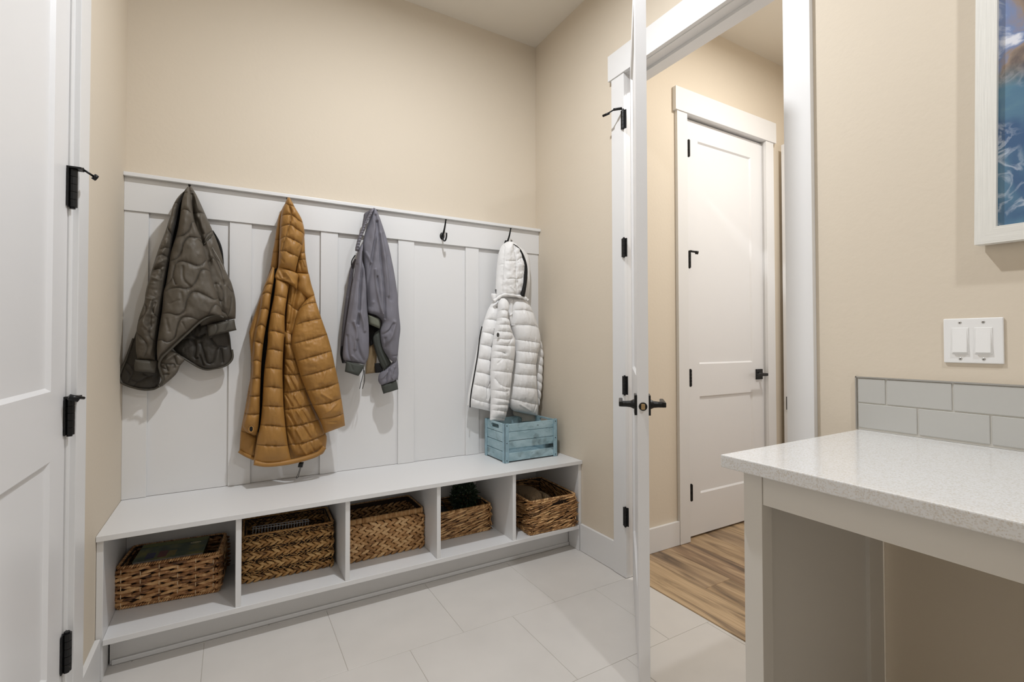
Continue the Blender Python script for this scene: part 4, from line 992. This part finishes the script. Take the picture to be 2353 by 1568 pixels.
panel('hood_side', MB_, bj, Zc((600, 380), (610, 560), (610, 700), (575, 875)), Zc((676, 400), (684, 520), (690, 640), (704, 740), (732, 885)), 2.428, .030, .02, seams=[Zc((612, 735), (700, 725)), Zc((630, 660), (690, 650))], folds=[(Zc((620, 760), (640, 850)), .004, -.006), (Zc((660, 740), (680, 800)), .004, .006)], puff=.008, crease=.008, wr=.006)
panel('yoke', MB_, bj, Zc((390, 800), (358, 880), (362, 935), (480, 975), (500, 985)), Zc((540, 850), (615, 890), (610, 960), (602, 1045), (590, 1050)), 2.405, .030, .03, folds=[(Zc((400, 840), (440, 920)), .006, -.006), (Zc((470, 880), (560, 1000)), .008, .010), (Zc((380, 890), (400, 930)), .005, -.008)], wr=.010, wscale=(30, 30), seed=8)
panel('front_placket', MB_, bj, Zc((362, 930), (342, 1120), (302, 1330), (275, 1530))+Zd((343, 150), (312, 400), (298, 600), (288, 790), (268, 995), (225, 1200), (200, 1385), (200, 1408)), Zc((515, 985), (485, 1160), (462, 1350), (462, 1550))+Zd((518, 120), (503, 410), (508, 610), (515, 800), (535, 1015), (560, 1210), (592, 1360), (594, 1392)), 2.405, .036, .03,
      seams=[Zc((343, 1122), (400, 1140), (482, 1162)), Zc((300, 1325), (350, 1318), (462, 1357)), Zc((272, 1530), (340, 1525), (462, 1562)), Zd((345, 0), (380, -5), (520, 35)), Zd((340, 200), (400, 195), (508, 222)), Zd((314, 395), (370, 390), (503, 412)), Zd((300, 592), (370, 588), (508, 612)), Zd((290, 793), (360, 790), (515, 803)), Zd((268, 995), (380, 992), (535, 1018)), Zd((222, 1202), (380, 1205), (560, 1212))], puff=.015, sw=.012, wr=.006, crease=.007, seed=9)
panel('hood', MB_, bj, Zc((492, 22), (462, 95), (425, 190), (408, 350), (398, 600), (388, 812)), Zc((508, 22), (580, 150), (655, 280), (684, 400), (682, 470), (662, 570), (615, 720), (580, 868)), 2.405, .046, .03,
      seams=[Zc((462, 95), (505, 132), (590, 145)), Zc((418, 235), (505, 235), (560, 260), (600, 295), (668, 322)), Zc((405, 360), (510, 350), (590, 400), (685, 452)), Zc((402, 495), (470, 482), (570, 528), (665, 570)), Zc((398, 628), (460, 638), (540, 675), (618, 702)), Zc((500, 130), (522, 200), (520, 280), (508, 345), (478, 440), (455, 520), (440, 560), (425, 640))],
      folds=[(Zc((400, 690), (440, 760)), .004, -.005), (Zc((600, 620), (640, 560)), .004, -.005)], puff=.013, sw=.010, wr=.006, crease=.008, seed=10)
panel('right_sleeve', MB_, bj, Zc((760, 1130), (690, 1190), (620, 1290), (575, 1430))+Zd((600, 80), (602, 170), (650, 330), (690, 470), (750, 625), (820, 790), (890, 930), (952, 1090)), Zc((795, 1120), (818, 1210), (870, 1370), (930, 1540))+Zd((975, 35), (1025, 215), (1060, 380), (1098, 550), (1125, 712), (1150, 875), (1167, 1008)), 2.395, .046, .03,
      seams=[Zc((640, 1260), (700, 1225), (820, 1205)), Zc((590, 1455), (650, 1430), (740, 1410), (872, 1385)), Zd((625, 135), (780, 95), (978, 40)), Zd((660, 315), (840, 262), (1027, 213)), Zd((700, 480), (880, 432), (1062, 378)), Zd((760, 630), (940, 592), (1100, 548)), Zd((825, 782), (980, 755), (1127, 710)), Zd((895, 932), (1020, 905), (1152, 872))],
      folds=[(Zc((715, 1150), (650, 1230), (610, 1300)), .004, -.006), (Zd((640, 340), (680, 420)), .005, -.006), (Zd((780, 640), (830, 740)), .005, -.007), (Zd((940, 420), (900, 540)), .006, .006), (Zd((900, 660), (1000, 720)), .006, .006), (Zd((1060, 760), (950, 860)), .005, .005), (Zd((960, 960), (1060, 960)), .004, -.004)], puff=.014, sw=.012, wr=.010, wscale=(18, 22), crease=.008, seed=11)
cord('hem_band', MB_, bj, Zd((205, 1400), (320, 1418), (450, 1412), (600, 1390), (760, 1350), (880, 1305), (950, 1235)), 2.395, [.0115]*30+[.0105]*7, 6, 12)
tg_ = panel('cord_toggle', M['black'], bj, Zd((680, 1395), (670, 1425), (665, 1450)), Zd((730, 1395), (722, 1425), (715, 1452)), 2.415, .010, .008)
cord('drawcord', M['black'], bj, Zd((690, 1445), (672, 1510), (648, 1562), (668, 1555), (685, 1500), (700, 1450)), 2.415, .0012, 5)

# ---------------- grey bomber jacket
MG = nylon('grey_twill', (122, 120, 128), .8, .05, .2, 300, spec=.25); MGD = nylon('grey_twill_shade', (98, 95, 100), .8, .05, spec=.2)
MK = mat('dark_rib_knit', (70, 73, 68), .9, bump=.4, bscale=500, stretch=(1, 1, .1)); ML = mat('tan_lining', (134, 114, 84), .75, bump=.3, bscale=60, var=.12, vscale=25); MKL = mat('sage_rib_knit', (112, 114, 100), .9, bump=.4, bscale=500)
gj = tag(empty('grey_bomber_jacket', tuple(un([(860, 480)], 2.43)[0])), 'grey bomber jacket with dark ribbed cuffs hanging in the middle', 'jacket')
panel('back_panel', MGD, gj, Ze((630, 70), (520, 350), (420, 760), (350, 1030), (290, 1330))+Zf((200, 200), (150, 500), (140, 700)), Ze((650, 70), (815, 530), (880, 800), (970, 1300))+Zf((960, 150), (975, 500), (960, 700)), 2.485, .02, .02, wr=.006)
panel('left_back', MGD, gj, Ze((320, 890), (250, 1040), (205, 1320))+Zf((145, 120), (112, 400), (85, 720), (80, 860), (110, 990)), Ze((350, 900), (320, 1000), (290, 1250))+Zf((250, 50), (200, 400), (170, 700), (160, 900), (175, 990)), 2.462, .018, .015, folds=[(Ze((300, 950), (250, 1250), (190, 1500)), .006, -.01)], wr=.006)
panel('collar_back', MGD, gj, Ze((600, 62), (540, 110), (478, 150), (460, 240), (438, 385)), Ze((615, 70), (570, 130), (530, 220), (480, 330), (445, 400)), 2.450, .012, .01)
panel('lining', ML, gj, Zf((540, 640), (520, 830), (495, 950), (475, 1158)), Zf((610, 640), (650, 830), (650, 950), (635, 1140)), 2.465, .012, .01, folds=[(Zf((590, 800), (560, 1100)), .004, -.006)], wr=.004)
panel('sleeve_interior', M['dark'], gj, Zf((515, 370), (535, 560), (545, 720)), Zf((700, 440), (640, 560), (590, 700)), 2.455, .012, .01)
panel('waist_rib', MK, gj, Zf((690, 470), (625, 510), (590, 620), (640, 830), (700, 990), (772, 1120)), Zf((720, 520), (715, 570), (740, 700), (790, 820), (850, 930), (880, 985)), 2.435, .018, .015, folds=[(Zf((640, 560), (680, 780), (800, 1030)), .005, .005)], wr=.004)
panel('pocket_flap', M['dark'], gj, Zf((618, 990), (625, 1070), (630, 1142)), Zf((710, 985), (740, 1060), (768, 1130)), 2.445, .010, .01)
panel('lower_sleeve', MG, gj, Zf((770, 1110), (690, 1160), (678, 1270), (722, 1338)), Zf((970, 900), (985, 1000), (993, 1120), (985, 1245)), 2.430, .030, .02, folds=[(Zf((850, 1020), (800, 1200), (790, 1310)), .004, -.010), (Zf((900, 1050), (860, 1180), (900, 1270)), .005, .009), (Zf((800, 1120), (710, 1230)), .004, .006)], wr=.010, wscale=(30, 20))
panel('sleeve_cuff', MK, gj, Zf((718, 1332), (735, 1400), (757, 1470)), Zf((960, 1250), (975, 1320), (990, 1398)), 2.430, .024, .02, p=2.2)
panel('right_sleeve', MG, gj, Ze((632, 70), (560, 300), (480, 520), (452, 700), (470, 1000), (505, 1400))+Zf((505, 60), (515, 190), (640, 240), (735, 330), (705, 480), (720, 640), (760, 780), (850, 925)), Ze((650, 60), (705, 170), (830, 530), (900, 800), (960, 1100), (1015, 1450))+Zf((985, 60), (1000, 250), (1018, 450), (1000, 620), (985, 800), (960, 920), (930, 985)), 2.412, .042, .03,
      folds=[(Ze((670, 300), (695, 620), (730, 1000), (765, 1400))+Zf((745, 50), (750, 290)), .006, -.016), (Ze((640, 200), (650, 420), (600, 780), (575, 940), (545, 1100), (515, 1400))+Zf((515, 100)), .007, -.018), (Ze((480, 800), (530, 900), (560, 960)), .006, .010), (Ze((720, 500), (780, 900), (840, 1500)), .008, .010), (Ze((770, 500), (850, 1100), (880, 1568)), .008, -.006), (Ze((625, 1090), (650, 1400))+Zf((680, 110), (735, 300)), .006, .012), (Ze((660, 1200), (700, 1568))+Zf((720, 200)), .005, -.008), (Zf((880, 380), (820, 480), (730, 540)), .006, -.010), (Zf((900, 350), (850, 560), (760, 680)), .010, .010), (Zf((760, 600), (760, 740)), .005, -.010), (Zf((860, 880), (960, 870)), .004, -.006), (Zf((520, 100), (560, 40)), .008, .010)], wr=.014, wscale=(26, 9), seed=2)
panel('sleeve_cuff', MKL, gj, Zf((512, 225), (518, 300), (528, 375)), Zf((690, 290), (712, 370), (700, 450)), 2.415, .022, .02, p=2.2)
panel('left_sleeve', MG, gj, Ze((400, 700), (350, 900), (300, 1200), (260, 1420))+Zf((200, 200), (150, 550), (125, 780), (125, 910), (180, 960)), Ze((455, 640), (440, 900), (480, 1100), (505, 1400))+Zf((500, 150), (525, 400), (530, 700), (520, 900), (465, 1010)), 2.400, .038, .03,
      folds=[(Ze((440, 800), (420, 1100), (385, 1500))+Zf((355, 150), (335, 380)), .006, -.018), (Zf((175, 560), (190, 820), (240, 950)), .005, -.012), (Ze((340, 1000), (270, 1500))+Zf((190, 350)), .005, -.010), (Zf((360, 200), (410, 330), (440, 480)), .008, .010), (Zf((320, 640), (350, 800), (430, 940)), .008, -.012), (Zf((270, 350), (320, 520), (290, 760)), .007, .010), (Zf((250, 880), (350, 970)), .006, .008), (Ze((500, 1000), (500, 1400)), .006, .008)], wr=.012, wscale=(26, 10), seed=5)
panel('collar', MG, gj, Ze((600, 62), (530, 200), (440, 385), (380, 520), (335, 690), (328, 760)), Ze((645, 72), (590, 180), (510, 330), (450, 500), (405, 650), (385, 775)), 2.398, .018, .02, tseams=[(i/16, i/16-.01) for i in range(2, 16)], puff=.005, sw=.004)
panel('sleeve_cuff', MK, gj, Zf((172, 955), (162, 1050), (152, 1122)), Zf((462, 1020), (420, 1110), (365, 1190)), 2.395, .026, .02, p=2.2, folds=[(Zf((230, 1000), (260, 1090)), .004, -.004)])
cord('drawstring', M['black'], gj, Zf((445, 1050), (440, 1160), (410, 1280), (385, 1392)), 2.42, .0016); cord('drawstring', M['black'], gj, Zf((455, 1100), (462, 1250), (430, 1392)), 2.42, .0016)
cord('hanging_loop', M['black'], gj, Ze((330, 830), (275, 920), (268, 1000)), 2.44, .0026); cord('hanging_loop', M['black'], gj, Ze((630, 62), (660, 80), (685, 130)), 2.42, .0022)
cord('zip_edge', M['black'], gj, Zf((105, 720), (95, 850), (125, 985)), 2.44, .0036)

# ---------------- white puffer jacket
MW = nylon('white_nylon', (240, 239, 238), .5, .02, .3, 90, thr=.25); MWD = nylon('pale_grey_lining', (176, 170, 160), .6, .05)
wj = tag(empty('white_puffer_jacket', tuple(un([(1165, 556)], 2.47)[0])), 'white hooded puffer jacket with a black hood zip, hanging by the corner', 'jacket')
panel('back_panel', MW, wj, Zg((600, 1060), (520, 1150), (440, 1350), (380, 1568))+Zh((300, 300), (220, 700), (180, 1080), (170, 1250)), Zg((1050, 1060), (1130, 1250), (1200, 1500))+Zh((1140, 300), (1110, 700), (1110, 1080), (1110, 1300)), 2.490, .02, .02, wr=.006)
panel('inner_hem', MWD, wj, Zh((780, 1320), (785, 1400), (900, 1440), (905, 1500)), Zh((1120, 1380), (1140, 1420), (1135, 1450), (1130, 1495)), 2.46, .012, .012, wr=.006)
panel('rear_sleeve', MW, wj, Zh((1150, 250), (1120, 500), (1100, 800), (1120, 1100), (1130, 1250)), Zh((1180, 270), (1216, 480), (1205, 700), (1200, 900), (1185, 1020), (1155, 1280)), 2.468, .024, .02, tseams=[(i/8, i/8+.03) for i in range(1, 8)], puff=.012, sw=.012, crease=.006)
panel('hood_back', MW, wj, Zg((800, 150), (900, 300), (960, 500), (980, 800), (960, 1010)), Zg((860, 145), (990, 240), (1085, 340), (1112, 470), (1110, 700), (1095, 1050)), 2.470, .028, .02, wr=.004)
panel('left_front', MW, wj, Zg((530, 1080), (450, 1200), (385, 1370), (335, 1550))+Zh((282, 200), (215, 500), (160, 800), (105, 1080), (88, 1262)), Zg((620, 1060), (605, 1220), (590, 1400), (575, 1568))+Zh((510, 100), (470, 300), (455, 600), (440, 900), (442, 1345)), 2.450, .030, .02,
      seams=[Zg((465, 1185), (530, 1182), (605, 1210)), Zg((380, 1385), (480, 1392), (580, 1425)), Zh((300, 155), (400, 175), (490, 212)), Zh((275, 342), (360, 355), (460, 388)), Zh((245, 548), (340, 560), (440, 592)), Zh((210, 750), (300, 765), (435, 800)), Zh((180, 938), (300, 965), (435, 1005)), Zh((145, 1145), (250, 1180), (445, 1222))],
      folds=[(Zh((420, 600), (400, 700)), .005, -.006), (Zh((430, 850), (360, 1000), (350, 1150)), .005, -.006), (Zh((440, 900), (380, 1180)), .005, .006)], puff=.014, sw=.012, wr=.005, crease=.007, seed=2)
cord('front_zip', M['black'], wj, Zg((338, 1500), (325, 1568))+Zh((300, 110), (272, 270), (245, 500), (215, 680), (180, 880), (150, 1050), (135, 1180), (132, 1285)), 2.427, .0034, 5)
panel('right_front', MW, wj, Zg((835, 1040), (822, 1240), (800, 1480))+Zh((738, 50), (790, 270), (800, 450), (775, 700), (740, 950), (708, 1150), (740, 1290), (790, 1340)), Zg((1060, 1075), (1130, 1190), (1165, 1280), (1250, 1500))+Zh((1155, 100), (1180, 290), (1150, 440), (1112, 650), (1118, 850), (1130, 1050), (1145, 1250), (1142, 1412)), 2.435, .040, .03,
      seams=[Zg((825, 1240), (1000, 1238), (1165, 1280)), Zg((800, 1478), (1050, 1480), (1250, 1530)), Zh((740, 45), (950, 45), (1090, 65), (1160, 115)), Zh((795, 268), (980, 290), (1175, 322)), Zh((800, 437), (980, 450), (1140, 470)), Zh((785, 610), (950, 620), (1112, 640)), Zh((765, 780), (940, 790), (1115, 802)), Zh((735, 965), (920, 975), (1125, 1002)), Zh((708, 1150), (880, 1185), (1050, 1222), (1150, 1240))],
      folds=[(Zh((830, 1230), (1000, 1330)), .006, .005), (Zh((1080, 1260), (1040, 1380)), .005, -.006)], puff=.015, sw=.013, wr=.005, crease=.008, seed=3)
panel('centre_yoke', MW, wj, Zg((700, 1030), (750, 1100), (745, 1330), (790, 1480)), Zg((840, 1030), (828, 1240), (812, 1400), (803, 1500)), 2.440, .022, .02, folds=[(Zg((830, 1060), (770, 1110)), .004, .006), (Zg((740, 1340), (810, 1290)), .004, .006), (Zg((770, 1150), (750, 1300)), .005, -.006)], wr=.006)
panel('front_sleeve', MW, wj, Zg((640, 1040), (604, 1120), (600, 1240), (584, 1400))+Zh((520, 30), (488, 220), (462, 400), (445, 600), (438, 800), (445, 1050), (440, 1300), (430, 1478)), Zg((700, 1035), (750, 1090), (768, 1180), (738, 1330), (775, 1450), (795, 1540))+Zh((735, 120), (770, 200), (797, 300), (788, 500), (755, 750), (725, 1000), (698, 1240), (642, 1500)), 2.402, .040, .03,
      seams=[Zg((602, 1240), (670, 1235), (738, 1262)), Zg((586, 1360), (660, 1360), (732, 1377)), Zg((575, 1475), (670, 1470), (785, 1482)), Zh((505, 140), (640, 150), (700, 160), (765, 195)), Zh((485, 250), (640, 262), (700, 250)), Zh((468, 342), (630, 355), (785, 362)), Zh((458, 438), (540, 445), (610, 468)), Zh((450, 540), (600, 545), (775, 582)), Zh((438, 735), (560, 740), (745, 762)), Zh((480, 850), (560, 950), (695, 975)), Zh((445, 1020), (600, 1032), (640, 1030)), Zh((442, 1137), (560, 1145), (705, 1172)), Zh((440, 1235), (600, 1232), (692, 1245)), Zh((440, 1320), (560, 1325), (670, 1352)), Zh((432, 1432), (540, 1440), (650, 1455))],
      folds=[(Zh((560, 560), (500, 620)), .004, -.005), (Zh((590, 560), (640, 700)), .004, -.005), (Zh((560, 960), (620, 1060)), .005, .007), (Zh((640, 350), (700, 260)), .004, -.005), (Zh((600, 460), (640, 540)), .004, -.005)], puff=.012, sw=.010, wr=.007, crease=.008, seed=4)
panel('hood', MW, wj, Zg((745, 112), (665, 180), (620, 290), (592, 450), (575, 650), (565, 880), (560, 1040)), Zg((775, 110), (880, 170), (975, 290), (1030, 430), (1040, 560), (1020, 800), (990, 1010)), 2.435, .050, .035,
      seams=[Zg((790, 180), (805, 330), (830, 450), (825, 740), (850, 960)), Zg((600, 495), (655, 490)), Zg((680, 445), (830, 445)), Zg((850, 440), (890, 405), (950, 398)), Zg((690, 735), (760, 732), (830, 740)), Zg((830, 742), (930, 722)), Zg((675, 180), (655, 330), (650, 500), (635, 760), (640, 960))],
      folds=[(Zg((860, 480), (900, 620)), .005, -.005), (Zg((900, 500), (960, 640)), .005, .006), (Zg((850, 780), (900, 900)), .005, -.005), (Zg((940, 600), (1010, 680)), .004, -.005), (Zg((860, 250), (940, 300)), .004, .005), (Zg((740, 860), (830, 950)), .006, .005)], puff=.008, sw=.010, wr=.012, wscale=(24, 24), crease=.006, seed=5)
panel('hood_zip', M['black'], wj, Zg((845, 148), (935, 240), (1005, 390), (1038, 540), (1020, 780), (978, 995)), Zg((858, 148), (965, 235), (1040, 380), (1082, 560), (1070, 800), (1036, 1015)), 2.388, .008, .030, endp=12)
cord('collar_roll', MW, wj, Zg((530, 1088), (590, 1040), (660, 995), (750, 980), (850, 990), (960, 1010), (1040, 1035), (1090, 1068)), 2.398, [.0085+.002*math.sin(i*.9) for i in range(43)], 6, 12)
panel('collar_side', MW, wj, Zg((492, 960), (495, 1020), (515, 1085)), Zg((570, 960), (590, 1010), (560, 1060)), 2.43, .014, .014, wr=.006)
W = un(Zg((565, 912)), 2.415)[0]; tube('snap_ring', [W+np.array([.0062*math.cos(a)*.5, 0, .0062*math.sin(a)]) for a in [2*math.pi*i/16 for i in range(16)]], .0018, M['black'], wj, 6, True)
cord('snap_tail', M['black'], wj, Zg((565, 935), (568, 958)), 2.415, .0022, 3)
W = un(Zh((550, 195)), 2.358)[0]
bdg = lathe('sleeve_badge', [(.0105, 0), (.0105, .0022), (.0085, .003)], M['black'], wj, frame_mw(tuple(W), (.78, 0, 0), (0, 0, 1.15), (0, -1, 0)), 24)
tube('badge_ring', [W+np.array([.0062*math.cos(a)*.78, -.0034, .0070*math.sin(a)]) for a in [2*math.pi*i/24 for i in range(24)]], .0007, M['steel'], bdg, 6, True)
